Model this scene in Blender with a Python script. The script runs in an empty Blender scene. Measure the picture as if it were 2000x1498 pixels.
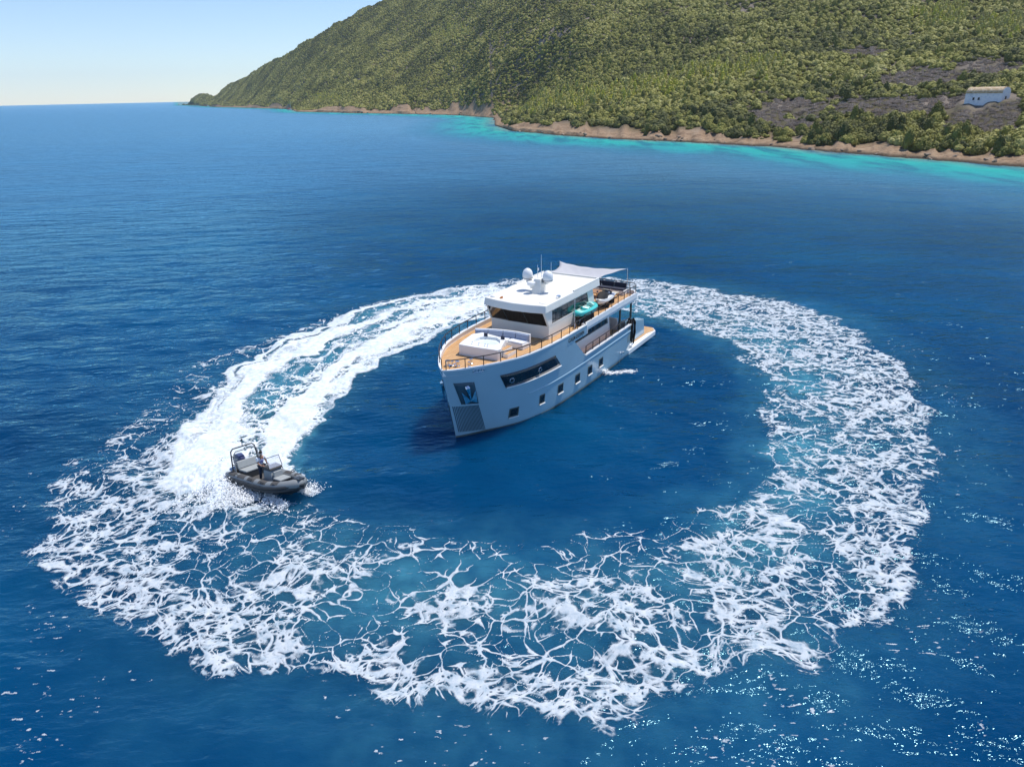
import bpy, bmesh, math, random
import numpy as np
from mathutils import Vector, Matrix
random.seed(7)
scene = bpy.context.scene
col = scene.collection
R = math.radians

# ------------------------------------------------------------------ camera
CAM_H, FPX = 20.0, 1387.0            # drone height in metres, focal length in photo pixels (2000 wide)
PITCH, ROLL = math.atan((749-182.5)/FPX), R(1.15)
_fw = np.array([0, math.cos(PITCH), -math.sin(PITCH)])
_rt = np.array([1., 0, 0]); _up = np.cross(_rt, _fw)
CR = _rt*math.cos(ROLL)-_up*math.sin(ROLL)
CU = _rt*math.sin(ROLL)+_up*math.cos(ROLL)
CF = _fw; CC = np.array([0, 0, CAM_H])
cd = bpy.data.cameras.new('camera'); cam = bpy.data.objects.new('camera', cd); col.objects.link(cam)
cd.sensor_fit = 'HORIZONTAL'; cd.sensor_width = 36; cd.lens = FPX*36/2000
cd.clip_start = 0.5; cd.clip_end = 30000
cam.matrix_world = Matrix([[CR[i], CU[i], -CF[i], CC[i]] for i in range(3)]+[[0, 0, 0, 1]])
scene.camera = cam

# ------------------------------------------------------------------ sky, sun, exposure
SUN_EL, SUN_AZ = R(66), R(57)        # azimuth from +Y towards +X
w = bpy.data.worlds.new('World'); scene.world = w; w.use_nodes = True
nt = w.node_tree; nt.nodes.clear()
sky = nt.nodes.new('ShaderNodeTexSky'); sky.sky_type = 'NISHITA'; sky.sun_disc = False
sky.sun_elevation = SUN_EL; sky.sun_rotation = SUN_AZ; sky.altitude = 0
sky.air_density = 1.0; sky.dust_density = 0.0; sky.ozone_density = 1.0
bg = nt.nodes.new('ShaderNodeBackground'); bg.inputs['Strength'].default_value = 0.125
wo = nt.nodes.new('ShaderNodeOutputWorld')
tn_ = nt.nodes.new('ShaderNodeMix'); tn_.data_type = 'RGBA'; tn_.blend_type = 'MULTIPLY'; tn_.inputs[0].default_value = 1.; tn_.inputs[7].default_value = (.75, .85, 1.05, 1)
nt.links.new(sky.outputs[0], tn_.inputs[6]); nt.links.new(tn_.outputs[2], bg.inputs[0]); nt.links.new(bg.outputs[0], wo.inputs[0])
ld = bpy.data.lights.new('sun', 'SUN'); ld.energy = 4.0; ld.angle = R(0.53); ld.color = (1, .955, .88)
sun = bpy.data.objects.new('sun', ld); col.objects.link(sun)
SDIR = Vector((math.sin(SUN_AZ)*math.cos(SUN_EL), math.cos(SUN_AZ)*math.cos(SUN_EL), math.sin(SUN_EL)))
sun.rotation_euler = (-SDIR).to_track_quat('-Z', 'Y').to_euler(); sun.location = (0, 0, 80)
vs = scene.view_settings
vs.view_transform = 'Standard'; vs.look = 'None'; vs.exposure = 0.25; vs.gamma = 1.0; vs.use_curve_mapping = False
scene.render.engine = 'CYCLES'
scene.cycles.max_bounces = 6; scene.cycles.diffuse_bounces = 2; scene.cycles.glossy_bounces = 3
scene.cycles.transparent_max_bounces = 8; scene.cycles.volume_bounces = 1
scene.cycles.use_denoising = True
scene.cycles.sample_clamp_indirect = 4; scene.cycles.sample_clamp_direct = 9

# ------------------------------------------------------------------ pixel <-> place
def ray(u, v): return CR*(u-1000)/FPX+CU*(749-v)/FPX+CF
def ground(u, v, z=0.):
    d = ray(u, v); return CC+d*((z-CAM_H)/d[2])
def az_el(u, v):
    d = ray(u, v); return math.degrees(math.atan2(d[0], d[1])), math.degrees(math.atan2(d[2], math.hypot(d[0], d[1])))
def project(x, y, z):
    dx, dy, dz = x-CC[0], y-CC[1], z-CC[2]
    w_ = dx*CF[0]+dy*CF[1]+dz*CF[2]
    return 1000+FPX*(dx*CR[0]+dy*CR[1]+dz*CR[2])/w_, 749-FPX*(dx*CU[0]+dy*CU[1]+dz*CU[2])/w_

# ------------------------------------------------------------------ noise
def _h(ix, iy, seed):
    n = (ix.astype(np.int64)*374761393+iy.astype(np.int64)*668265263+seed*1274126177) & 0x7fffffff
    n = ((n ^ (n >> 13))*1274126177) & 0x7fffffff
    n = ((n ^ (n >> 16))*668265263) & 0x7fffffff
    return ((n ^ (n >> 15)) & 0xffff)/65535.0
def vnoise(x, y, seed=0):
    xi = np.floor(x); yi = np.floor(y); fx = x-xi; fy = y-yi
    fx = fx*fx*fx*(fx*(fx*6-15)+10); fy = fy*fy*fy*(fy*(fy*6-15)+10)
    xi = xi.astype(np.int64); yi = yi.astype(np.int64)
    a = _h(xi, yi, seed); b = _h(xi+1, yi, seed); c = _h(xi, yi+1, seed); d = _h(xi+1, yi+1, seed)
    return (a*(1-fx)+b*fx)*(1-fy)+(c*(1-fx)+d*fx)*fy
def fbm(x, y, o=4, seed=0, g=0.5):
    s = 0; a = 1; t = 0
    for k in range(o):
        s = s+a*vnoise(x*2**k+k*17.3, y*2**k-k*9.1, seed+k*7); t += a; a *= g
    return s/t
def voro(x, y, seed=0):
    xi = np.floor(x).astype(np.int64); yi = np.floor(y).astype(np.int64)
    f1 = np.full(x.shape, 9.); f2 = np.full(x.shape, 9.)
    for dx in (-1, 0, 1):
        for dy in (-1, 0, 1):
            cx = xi+dx; cy = yi+dy
            d = np.hypot(cx+_h(cx, cy, seed)-x, cy+_h(cx, cy, seed+91)-y)
            m = d < f1
            f2 = np.where(m, f1, np.minimum(f2, d)); f1 = np.where(m, d, f1)
    return f1, f2
def ss(a, b, x):
    t = np.clip((x-a)/(b-a), 0, 1); return t*t*(3-2*t)

# ------------------------------------------------------------------ materials
MATS = {}
def nodes(name):
    m = bpy.data.materials.new(name); m.use_nodes = True
    t = m.node_tree; b = t.nodes['Principled BSDF']; MATS[name] = m
    return m, t, b
def N(t, kind, **kw):
    n = t.nodes.new(kind)
    for k, v in kw.items():
        if k in n.inputs: n.inputs[k].default_value = v
        else: setattr(n, k, v)
    return n
def ramp(t, fac, stops, interp='LINEAR'):
    r = t.nodes.new('ShaderNodeValToRGB'); r.color_ramp.interpolation = interp
    e = r.color_ramp.elements
    while len(e) < len(stops): e.new(.5)
    for el, (p, c) in zip(e, stops):
        el.position = p; el.color = (c[0], c[1], c[2], 1) if hasattr(c, '__len__') else (c, c, c, 1)
    t.links.new(fac, r.inputs[0]); return r
def mixc(t, fac, a, b, mode='MIX'):
    m = t.nodes.new('ShaderNodeMix'); m.data_type = 'RGBA'; m.blend_type = mode
    for sock, v in ((m.inputs[0], fac), (m.inputs[6], a), (m.inputs[7], b)):
        if hasattr(v, 'is_linked') or hasattr(v, 'links'): t.links.new(v, sock)
        elif isinstance(v, (int, float)): sock.default_value = v
        else: sock.default_value = (*v[:3], 1)
    return m.outputs[2]
def math_n(t, op, a, b=None, c=None, clamp=False):
    m = t.nodes.new('ShaderNodeMath'); m.operation = op; m.use_clamp = clamp
    for i, v in enumerate((a, b, c)):
        if v is None: continue
        if hasattr(v, 'links'): t.links.new(v, m.inputs[i])
        else: m.inputs[i].default_value = v
    return m.outputs[0]
def mat(name, c, rough=.5, metal=0., var=.08, scale=2.0, bump=0., spec=.5, coat=0.):
    if name in MATS: return MATS[name]
    m, t, b = nodes(name)
    tc = N(t, 'ShaderNodeTexCoord'); n = N(t, 'ShaderNodeTexNoise', Scale=scale, Detail=5.0, Roughness=.6)
    t.links.new(tc.outputs['Object'], n.inputs['Vector'])
    r = ramp(t, n.outputs['Fac'], [(.25, [x*(1-var) for x in c]), (.75, [min(1, x*(1+var)) for x in c])])
    t.links.new(r.outputs[0], b.inputs['Base Color'])
    rr = N(t, 'ShaderNodeMapRange'); rr.inputs[3].default_value = max(.02, rough-.06); rr.inputs[4].default_value = rough+.06
    t.links.new(n.outputs['Fac'], rr.inputs[0]); t.links.new(rr.outputs[0], b.inputs['Roughness'])
    b.inputs['Metallic'].default_value = metal; b.inputs['Specular IOR Level'].default_value = spec
    if coat: b.inputs['Coat Weight'].default_value = coat; b.inputs['Coat Roughness'].default_value = .05
    if bump:
        bp = N(t, 'ShaderNodeBump', Strength=.4, Distance=bump)
        n2 = N(t, 'ShaderNodeTexNoise', Scale=scale*8, Detail=3.0); t.links.new(tc.outputs['Object'], n2.inputs['Vector'])
        t.links.new(n2.outputs['Fac'], bp.inputs['Height']); t.links.new(bp.outputs[0], b.inputs['Normal'])
    return m

# ------------------------------------------------------------------ mesh helpers
def tag(o, label=None, cat=None, group=None, kind=None):
    if label: o['label'] = label
    if cat: o['category'] = cat
    if group: o['group'] = group
    if kind: o['kind'] = kind
    return o
def empty(name, loc=(0, 0, 0), rz=0., parent=None):
    o = bpy.data.objects.new(name, None); col.objects.link(o); o.location = loc; o.rotation_euler = (0, 0, rz)
    o.empty_display_size = .3
    if parent: o.parent = parent
    return o
class MB:
    def __init__(s): s.v = []; s.f = []
    def add(s, vs, fs):
        k = len(s.v); s.v += [tuple(map(float, p)) for p in vs]; s.f += [tuple(i+k for i in f) for f in fs]; return s
    def box(s, x0, x1, y0, y1, z0, z1):
        return s.add([(x, y, z) for z in (z0, z1) for y in (y0, y1) for x in (x0, x1)],
                     [(0, 2, 3, 1), (4, 5, 7, 6), (0, 1, 5, 4), (2, 6, 7, 3), (0, 4, 6, 2), (1, 3, 7, 5)])
    def prism(s, poly, z0, z1, top=None):
        n = len(poly); top = top or poly
        z0s = z0 if hasattr(z0, '__len__') else [z0]*n; z1s = z1 if hasattr(z1, '__len__') else [z1]*n
        return s.add([(p[0], p[1], z) for p, z in zip(poly, z0s)]+[(p[0], p[1], z) for p, z in zip(top, z1s)],
                     [tuple(range(n))[::-1], tuple(range(n, 2*n))]+[(i, (i+1) % n, n+(i+1) % n, n+i) for i in range(n)])
    def hexa(s, p8): # 4 bottom, 4 top
        return s.add(p8, [(3, 2, 1, 0), (4, 5, 6, 7), (0, 1, 5, 4), (1, 2, 6, 5), (2, 3, 7, 6), (3, 0, 4, 7)])
    def tube(s, path, r, n=6, closed=False):
        P = [Vector(p) for p in path]; m = len(P); rs = r if hasattr(r, '__len__') else [r]*m
        vs = []; up = Vector((0, 0, 1))
        for i, p in enumerate(P):
            a = P[i-1] if (i > 0 or closed) else P[i]; b = P[(i+1) % m] if (i < m-1 or closed) else P[i]
            d = (b-a).normalized(); u = d.cross(up)
            if u.length < 1e-3: u = d.cross(Vector((1, 0, 0)))
            u.normalize(); w_ = u.cross(d)
            for k in range(n):
                t = 2*math.pi*k/n; vs.append(p+u*math.cos(t)*rs[i]+w_*math.sin(t)*rs[i])
        fs = []
        for i in range(m if closed else m-1):
            for k in range(n):
                a = i*n+k; b = i*n+(k+1) % n; j = ((i+1) % m)*n
                fs.append((a, b, j+(k+1) % n, j+k))
        if not closed: fs += [tuple(range(n)), tuple(range((m-1)*n, m*n))]
        return s.add(vs, fs)
    def lathe(s, prof, n=20, c=(0, 0, 0)):
        vs = [(c[0]+r*math.cos(2*math.pi*k/n), c[1]+r*math.sin(2*math.pi*k/n), c[2]+z) for r, z in prof for k in range(n)]
        fs = [(i*n+k, i*n+(k+1) % n, (i+1)*n+(k+1) % n, (i+1)*n+k) for i in range(len(prof)-1) for k in range(n)]
        fs += [tuple(range(n))[::-1], tuple(range((len(prof)-1)*n, len(prof)*n))]
        return s.add(vs, fs)
    def grid(s, rows): # rows of points
        n = len(rows[0])
        return s.add([p for r in rows for p in r], [(i*n+k, i*n+k+1, (i+1)*n+k+1, (i+1)*n+k) for i in range(len(rows)-1) for k in range(n-1)])
    def build(s, name, m, parent=None, smooth=False, bevel=0., flip=False, recalc=True, solid=0., angle=40):
        me = bpy.data.meshes.new(name); me.from_pydata(s.v, [], s.f)
        if recalc:
            bm = bmesh.new(); bm.from_mesh(me); bmesh.ops.remove_doubles(bm, verts=bm.verts, dist=1e-4)
            bmesh.ops.recalc_face_normals(bm, faces=bm.faces); bm.to_mesh(me); bm.free()
        me.materials.append(MATS[m] if isinstance(m, str) else m)
        if smooth:
            me.polygons.foreach_set('use_smooth', [True]*len(me.polygons)); me.set_sharp_from_angle(angle=R(angle))
        o = bpy.data.objects.new(name, me); col.objects.link(o)
        if parent: o.parent = parent
        if bevel:
            b = o.modifiers.new('bevel', 'BEVEL'); b.width = bevel; b.segments = 2; b.limit_method = 'ANGLE'; b.angle_limit = R(35)
        if solid:
            b = o.modifiers.new('solid', 'SOLIDIFY'); b.thickness = solid; b.offset = 0
        return o
def np_mesh(name, V, Fq, m, attrs=None, smooth=True):
    me = bpy.data.meshes.new(name)
    V = np.asarray(V, np.float32); Fq = np.asarray(Fq, np.int32); k = Fq.shape[1]
    me.vertices.add(len(V)); me.vertices.foreach_set('co', V.ravel())
    me.loops.add(Fq.size); me.loops.foreach_set('vertex_index', Fq.ravel())
    me.polygons.add(len(Fq)); me.polygons.foreach_set('loop_start', np.arange(0, Fq.size, k, dtype=np.int32))
    me.polygons.foreach_set('use_smooth', np.full(len(Fq), smooth))
    me.update(calc_edges=True)
    for an, av in (attrs or {}).items():
        a = me.attributes.new(an, 'FLOAT', 'POINT'); a.data.foreach_set('value', np.asarray(av, np.float32).ravel())
    if m: me.materials.append(MATS[m] if isinstance(m, str) else m)
    o = bpy.data.objects.new(name, me); col.objects.link(o); return o
def grid_faces(nr, nc):
    i, j = np.meshgrid(np.arange(nr-1), np.arange(nc-1), indexing='ij'); a = (i*nc+j).ravel()
    return np.stack([a, a+1, a+nc+1, a+nc], 1)
def copy_tree(o, parent=None, **kw):
    c = o.copy(); col.objects.link(c); c.parent = parent
    for ch in o.children: copy_tree(ch, c)
    return c
# ================================================================== LAND SHAPE
SHORE_PX = [(345, 206), (420, 210), (500, 212), (562, 214), (572, 216), (578, 219), (600, 219.5), (700, 222), (800, 223.5), (900, 226), (962, 231), (966, 246), (1000, 257),
            (1100, 265), (1200, 272), (1300, 276), (1400, 281), (1500, 287), (1600, 295), (1700, 303), (1800, 311), (1900, 319), (2000, 327)]
_sh = []
for u, v in SHORE_PX:
    g = ground(u, v); _sh.append((math.degrees(math.atan2(g[0], g[1])), math.hypot(g[0], g[1])))
_sh += [(45, 208), (60, 195), (80, 190)]
SH_A = np.array([a for a, d in _sh]); SH_D = np.array([d for a, d in _sh])
POINTS = [(_sh[SHORE_PX.index((962, 231))][0], _sh[SHORE_PX.index((962, 231))][1]), (_sh[SHORE_PX.index((572, 216))][0], _sh[SHORE_PX.index((572, 216))][1])]
SKY_PX = [(345, 204), (420, 179), (480, 152), (560, 107), (640, 58), (700, 25), (745, 3)]
_rd = [az_el(*p) for p in SKY_PX]+[(-4, 8.3), (4, 10.5), (14, 11.5), (25, 11), (40, 10), (60, 9), (80, 8)]
RD_A = np.array([a for a, e in _rd]); RD_E = np.array([max(e, .1) for a, e in _rd])
WD = np.array([(-23.4, 90), (-21, 330), (-18, 480), (-15, 620), (-8.7, 760), (0, 900), (15, 850), (35, 780), (80, 700)])
def shore_d(az):
    d = np.interp(az, SH_A, SH_D)
    k = np.clip(d/300, .7, 3)
    return d+k*(3.2*(fbm(az*1.1+50, az*0, 4, 201)-.5)*2+1.2*(fbm(az*6+50, az*0, 3, 203)-.5)*2)
_az = np.arange(-40, 100, .25); _sm = np.interp(_az, SH_A, SH_D); _ker = np.exp(-(np.arange(-24, 25)*.25/3.6)**2); _ker /= _ker.sum()
SM_D = np.convolve(np.pad(_sm, 24, mode='edge'), _ker, 'valid')
def land_h(x, y, fine=True):
    az = np.degrees(np.arctan2(x, y)); d = np.hypot(x, y)
    d0 = shore_d(az); off = d-d0
    for ja, jd in POINTS:                 # coves behind the two points: distance to the side shore too
        lat = np.radians(az-ja)*d; off = np.where((az > ja) & (az < ja+14), np.minimum(off, np.hypot(lat, np.maximum(d-jd, 0))), off)
    W = np.interp(az, WD[:, 0], WD[:, 1]); el = np.interp(az, RD_A, RD_E)
    ds = np.interp(az, _az, SM_D)          # the slope inland follows the smoothed coast, not each cove
    e_ = d-ds; offs = .5*(e_+np.sqrt(e_*e_+900))-12; offs = np.maximum(offs, 0)
    Hr = CAM_H-3+np.tan(np.radians(el))*(ds+W)
    t = np.clip(offs/W, 0, 1)
    h = Hr*(.30*t+.70*t**1.45)
    h = h+np.clip(off, 0, 260)*.10*(fbm(x/70+3, y/70, 4, 211)-.5)*np.clip(1.05-t, 0, 1)
    h = np.where(offs > W, Hr-(offs-W)*.5, h)
    h = h*ss(-23.6, -21.2, az)
    cl = fbm(az*.9+9, d/90, 3, 221); k = np.clip(d0/300, .7, 2.2)
    ch = (.35+1.7*ss(.38, .62, cl))*k
    bench = ss(0, 3.*k, off)*ch*.55+ss(6*k, 15*k, off)*ch*.45
    h = h*ss(-1, 90, off)+.07*np.clip(off, 0, 40)+bench
    if fine:
        rock = ss(-3, .5, off)*(1-ss(11*k, 20*k, off))
        h = h+rock*k*(.75*(fbm(x/4.5, y/4.5, 4, 231)-.5)+.2*(fbm(x/.9, y/.9, 2, 232)-.5))
    h = np.where(off < 0, np.maximum(off*.35, -4)+.25+(h if fine else 0)*.3, h)
    return h, off, az, d

# ================================================================== SEA
def wave_z(x, y):
    r = np.hypot(x, y); rs = np.random.RandomState(5); z = np.zeros_like(x)
    for i in range(30):
        lam = 1.7*1.092**i; th = R(74)+rs.normal(0, .42); k = 2*math.pi/lam
        a = .0082*lam**.72*(1 if lam < 5 else (5/lam)**1.5); ph = rs.uniform(0, 6.28)
        z += a*np.sin(k*(x*math.cos(th)+y*math.sin(th))+ph)*np.clip(1.6-r*(.0022*lam+.011)/lam**.5, 0, 1)
    return z
# edges of the foam ring and how dense the foam is, read off the photograph and laid on the water
OUT=[(80,1090),(105,960),(140,900),(270,800),(310,768),(370,715),(440,688),(560,652),(690,600),(800,575),(990,548),(1120,540),(1245,545),(1330,558),(1450,575),(1560,597),(1650,632),(1740,690),(1800,760),(1825,830),(1835,950),(1815,1050),(1795,1110),(1720,1190),(1640,1250),(1600,1300),(1500,1315),(1420,1360),(1330,1390),(1200,1430),(1050,1425),(950,1440),(860,1405),(735,1425),(690,1345),(560,1310),(400,1342),(360,1290),(240,1215),(120,1170)]
INN=[(600,960),(600,890),(650,800),(700,742),(760,700),(850,658),(940,626),(1060,605),(1150,600),(1250,612),(1300,625),(1370,655),(1440,690),(1478,730),(1488,800),(1485,860),(1470,930),(1440,965),(1320,1000),(1240,1020),(1160,1050),(1040,1060),(960,1035),(860,1035),(780,1030),(700,1012),(650,990)]
# wake streak just behind the tender: outer and inner edge
NEWO=[(372,935),(350,885),(365,835),(440,745),(540,680),(650,630),(760,592),(880,567),(960,558),(1060,556)]
# (u,v, density, aeration)
CTRL=[(110,1080,.62,.1),(180,960,.50,.1),(250,1030,.46,.1),(220,1150,.52,.1),(300,900,.42,.1),(350,1080,.44,.15),(420,1000,.40,.1),(330,1240,.60,.15),(430,1180,.5,.2),(420,1310,.72,.25),(540,1090,.42,.3),(560,1280,.55,.3),(520,1180,.46,.3),(640,1060,.34,.45),(660,1180,.55,.5),(700,1120,.42,.6),(640,1280,.45,.25),(760,1390,.70,.4),(740,1300,.5,.25),(700,1050,.18,.2),
(850,1060,.22,.2),(820,1130,.36,.6),(850,1180,.55,.6),(960,1170,.52,.6),(960,1110,.20,.4),(870,1270,.40,.2),(880,1380,.75,.4),(980,1390,.85,.4),(970,1240,.40,.2),(1050,1190,.62,.5),(1060,1280,.38,.2),(1080,1370,.80,.4),(1040,1080,.22,.2),(1150,1170,.50,.5),(1150,1100,.20,.3),(1180,1260,.42,.25),(1200,1370,.78,.4),(1280,1130,.45,.5),(1240,1060,.2,.1),(1300,1220,.40,.3),(1330,1310,.65,.4),(1320,1030,.16,.1),(1400,1100,.58,.8),(1420,1200,.45,.2),(1440,1290,.70,.5),(1460,1010,.40,.5),(1530,1250,.65,.4),(1540,1140,.42,.2),(1500,1060,.62,.8),(1560,960,.45,.9),(1490,940,.58,.3),(1620,1170,.55,.2),(1680,1120,.55,.3),(1620,1040,.45,.3),(1720,1040,.58,.2),(1660,960,.55,.3),(1760,960,.58,.2),(1560,870,.42,1.),(1510,840,.55,.3),(1640,860,.56,.5),(1740,860,.58,.3),(1790,1080,.50,.1),(1520,770,.55,.4),(1580,760,.42,1.),(1660,770,.60,.4),(1740,770,.55,.2),(1480,700,.56,.4),(1540,690,.50,1.),(1620,690,.66,.4),(1690,690,.58,.2),(1400,640,.58,.5),(1460,640,.55,.9),(1540,630,.68,.4),(1330,620,.55,.6),(1350,590,.68,.6),(1450,595,.68,.3),(1260,590,.60,1.),(1270,560,.68,.4),(1140,580,.65,.8),(1140,550,.6,.2),
(960,590,.72,.8),(960,556,.52,.2),(850,600,.72,.5),(840,568,.26,.1),(700,612,.26,.1),(560,665,.26,.1),(450,715,.24,.1),(330,790,.24,.1),(300,840,.26,.1),(230,860,.34,.1),(395,935,1.25,.4),(420,965,1.0,.4),(370,900,1.2,.4),(450,985,.85,.3),(500,995,.55,.3),(545,1000,.3,.2),(612,950,.9,.3),(600,925,.8,.3),(590,900,.6,.3),(620,975,.4,.2),(640,960,.15,.1),(680,1000,.3,.1)]

class Foam:
    def __init__(s, gnd):
        A = lambda L: np.array([gnd(u, v)[:2] for u, v in L])
        s.cx, s.cy = 3.5, 45.0
        def pol(P):
            a = np.arctan2(P[:, 1]-s.cy, P[:, 0]-s.cx); r = np.hypot(P[:, 1]-s.cy, P[:, 0]-s.cx); o = np.argsort(a); return a[o], r[o]
        s.po = pol(A(OUT)); s.pi = pol(A(INN)); s.pn = pol(A(NEWO))
        s.C = np.array([list(gnd(u, v)[:2])+[d, a] for u, v, d, a in CTRL])
    def edge(s, p, a): return np.interp(a, np.r_[p[0][-1]-2*np.pi, p[0], p[0][0]+2*np.pi], np.r_[p[1][-1], p[1], p[1][0]])
    def ctrl(s, x, y):
        num = np.zeros(x.shape); na = np.zeros(x.shape); den = np.zeros(x.shape)+1e-9
        for cx, cy, d, a in s.C:
            w_ = 1/((x-cx)**2+(y-cy)**2+1.5)**2
            num += w_*d; na += w_*a; den += w_
        return num/den, na/den
    def polar(s, x, y):
        a = np.arctan2(y-s.cy, x-s.cx); r = np.hypot(y-s.cy, x-s.cx)
        return a, r, s.edge(s.po, a), s.edge(s.pi, a)
    def mask(s, x, y):
        a, r, ro, ri = s.polar(x, y); return ((r > ri-4) & (r < ro+8)) | ((np.hypot(x, y) < 38) & (r > ro))
    def spray(s, x, y):          # water thrown up around the tender
        d1 = np.hypot((x+15.6), (y-33.6)); d2 = np.hypot(x+17.2, y-35.6); d3 = np.hypot(x+10.6, y-33.4)
        return .75*np.exp(-(d2/1.9)**2)+.4*np.exp(-(d1/1.2)**2)+.4*np.exp(-(d3/.9)**2)
    def band(s, x, y, a, rb, ri):
        rn = s.edge(s.pn, a); amin, amax = R(88), R(211)
        aw = np.where(a < -math.pi/2, a+2*np.pi, a)+.12*(fbm(x/1.5, y/1.5, 3, 66)-.5)
        win = ss(amin, amin+.25, aw)*(1-ss(amax-.12, amax+.03, aw))
        tn = (rb-ri)/np.maximum(rn-ri, .5)
        return ss(-.06, .1, tn)*(1-ss(.9, 1.12, tn))*win, tn, aw
    def aer(s, x, y):
        a, r, ro, ri = s.polar(x, y); rb = r+2.6*(fbm(x/2.2, y/2.2, 4, 23)-.5)
        ins = ss(ri-.8, ri+1.2, rb)*(1-ss(ro-2.0, ro+1.5, rb)); halo = ss(ri-3, ri, rb)*(1-ss(ro, ro+6, rb))
        _, ae = s.ctrl(x, y); bd, _, _ = s.band(x, y, a, rb, ri)
        return np.maximum(ae*np.maximum(ins, .5*halo), .8*bd)
    def __call__(s, x, y):
        wx = fbm(x/3., y/3., 4, 3)-.5; wy = fbm(x/3., y/3., 4, 13)-.5
        a, r, ro, ri = s.polar(x, y)
        rb = r+2.6*(fbm(x/2.2, y/2.2, 4, 23)-.5)+1.2*(fbm(x/4.2, y/4.2, 2, 29)-.5)
        inside = ss(ri-.7, ri+.8, rb)*(1-ss(ro-.9, ro+1.4, rb))
        halo = ss(ri-2.5, ri+.5, rb)*(1-ss(ro-.5, ro+7., rb))
        D, _ = s.ctrl(x+1.2*wx, y+1.2*wy)
        D = D+.13*np.exp(-((ro-.6-rb)/.9)**2)*ss(.35, .6, fbm(x/5, y/5, 3, 27))     # foam heaps up along the outer edge
        X = x+1.8*wx+.45*(fbm(x/.9, y/.9, 2, 5)-.5); Y = y+1.8*wy+.45*(fbm(x/.9, y/.9, 2, 6)-.5)
        def lace(sz, seed, st=1.2):
            f1, f2 = voro((X-.18*Y)/(sz*st), (Y+.12*X)/sz, seed); return .55*(1-f1/np.maximum(f2, 1e-4))+.5*(f2-f1)
        e1 = lace(1.45, 1); e2 = lace(.8, 2); e3 = lace(.42, 3)
        M = fbm(x/2.4+5, y/1.9, 4, 41); M2 = fbm(x/.55, y/.4, 3, 43); M3 = fbm(x/1.3+9, y/1.0+4, 3, 45)
        dens = .82*D+.03+.5*(M-.5)+.32*(M3-.5); dc = np.clip(dens, 0, 1.2); dc = np.where(D > .95, dc, .72*np.tanh(dc/.72))
        ln = lambda e, w_: np.where(w_ > .004, 1-e/np.maximum(w_, .03), -1)
        thick = ss(.18, .46, dens)
        f = np.maximum(np.maximum(ln(e1, .01+.20*dc+.05*(M3-.5)), ln(e2, -.05+.36*dc+.12*(M3-.5))), ln(e3, -.2+.5*dc+.4*(M2-.5)))
        def holes(sz, seed, k): return (voro((X-.18*Y)/(sz*1.2), (Y+.12*X)/sz, seed)[0]-(k-.62*dc))*3.2
        hl = np.minimum(np.minimum(holes(.92, 8, .62), holes(.5, 9, .53)), holes(.25, 10, .40))
        f = np.maximum(f, np.where(thick > 0, np.clip(hl, -1.2, 1)-(1-thick)*1.2, -1.2))
        f = np.clip(f, -1.2, 1)+.8*(M2-.5)+.5*(fbm(x/.17, y/.13, 2, 47)-.5)-.04
        f = f-1.2*np.clip(.40-dens, 0, 1)-.9*ss(.5, .9, dens)*ss(.55, .75, M2)*(D < .95)-3.*(1-inside)
        sp = fbm(x/.30+3, y/.13, 3, 77); spm = fbm(x/3.2, y/2.4, 4, 78)
        low = 1-ss(26, 40, np.hypot(x, y)); reach = np.maximum(halo, .75*low*(1-ss(ri-3, ri+.5, rb)*(1-ss(ro-.5, ro+.5, rb))))
        f = np.maximum(f, -1+1.75*ss(.72, .80, sp)*ss(.51, .60, spm)*reach*(1-inside))
        bd, tn, aw = s.band(x, y, a, rb, ri)
        al = aw*21.
        st = fbm(al*.05, tn*8., 4, 61); st2 = fbm(al*.22, tn*17., 4, 62)
        prof = .08+.8*np.exp(-((tn-.26)/.12)**2)+.42*np.exp(-((tn-.72)/.2)**2)-.25*np.exp(-((tn-.45)/.06)**2)
        near = ss(R(150), R(205), aw); prof = prof-.7*near*np.exp(-((tn-.46)/.07)**2)
        fw = prof-.02+3.0*(st-.5)+1.9*(st2-.5)+.4*(M2-.5)+.3*near
        fw = np.maximum(fw, 1.2*near*near*ss(.5, .62, tn)*(1-ss(.98, 1.05, tn))-.6)
        f = np.where(bd > .02, np.maximum(f, -1.5+(fw+1.5)*ss(0, .6, bd)), f)
        return np.clip(f, -3, 1.6), bd
FOAM = Foam(lambda u, v: ground(u, v))

m, t, b = nodes('sea_water')
geo = N(t, 'ShaderNodeNewGeometry')
at_s = N(t, 'ShaderNodeAttribute', attribute_name='shallow'); at_a = N(t, 'ShaderNodeAttribute', attribute_name='aer')
big = N(t, 'ShaderNodeTexNoise', Scale=.035, Detail=4.0, Roughness=.6); t.links.new(geo.outputs['Position'], big.inputs['Vector'])
deep = ramp(t, big.outputs['Fac'], [(.30, (.0001, .025, .078)), (.52, (.0001, .041, .116)), (.75, (.0002, .064, .152))])
grass = N(t, 'ShaderNodeTexNoise', Scale=.05, Detail=5.0, Roughness=.65)
mp = N(t, 'ShaderNodeMapping'); mp.inputs['Scale'].default_value = (1, 1.0, 1); mp.inputs['Rotation'].default_value = (0, 0, R(-32))
mp.inputs['Scale'].default_value = (2.2, .55, 1)
t.links.new(geo.outputs['Position'], mp.inputs['Vector']); t.links.new(mp.outputs[0], grass.inputs['Vector'])
gm = ramp(t, grass.outputs['Fac'], [(.47, 0.), (.60, .75)])
shal = ramp(t, at_s.outputs['Fac'], [(0, (.0001, .041, .116)), (.3, (.0, .085, .165)), (.58, (.0, .25, .245)), (.82, (.012, .33, .27)), (.93, (.07, .25, .20)), (1, (.17, .20, .14))])
sfac = ramp(t, at_s.outputs['Fac'], [(0, 0.), (.12, 1.)])
shg = mixc(t, gm.outputs[0], shal.outputs[0], (.0, .065, .13))
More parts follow.
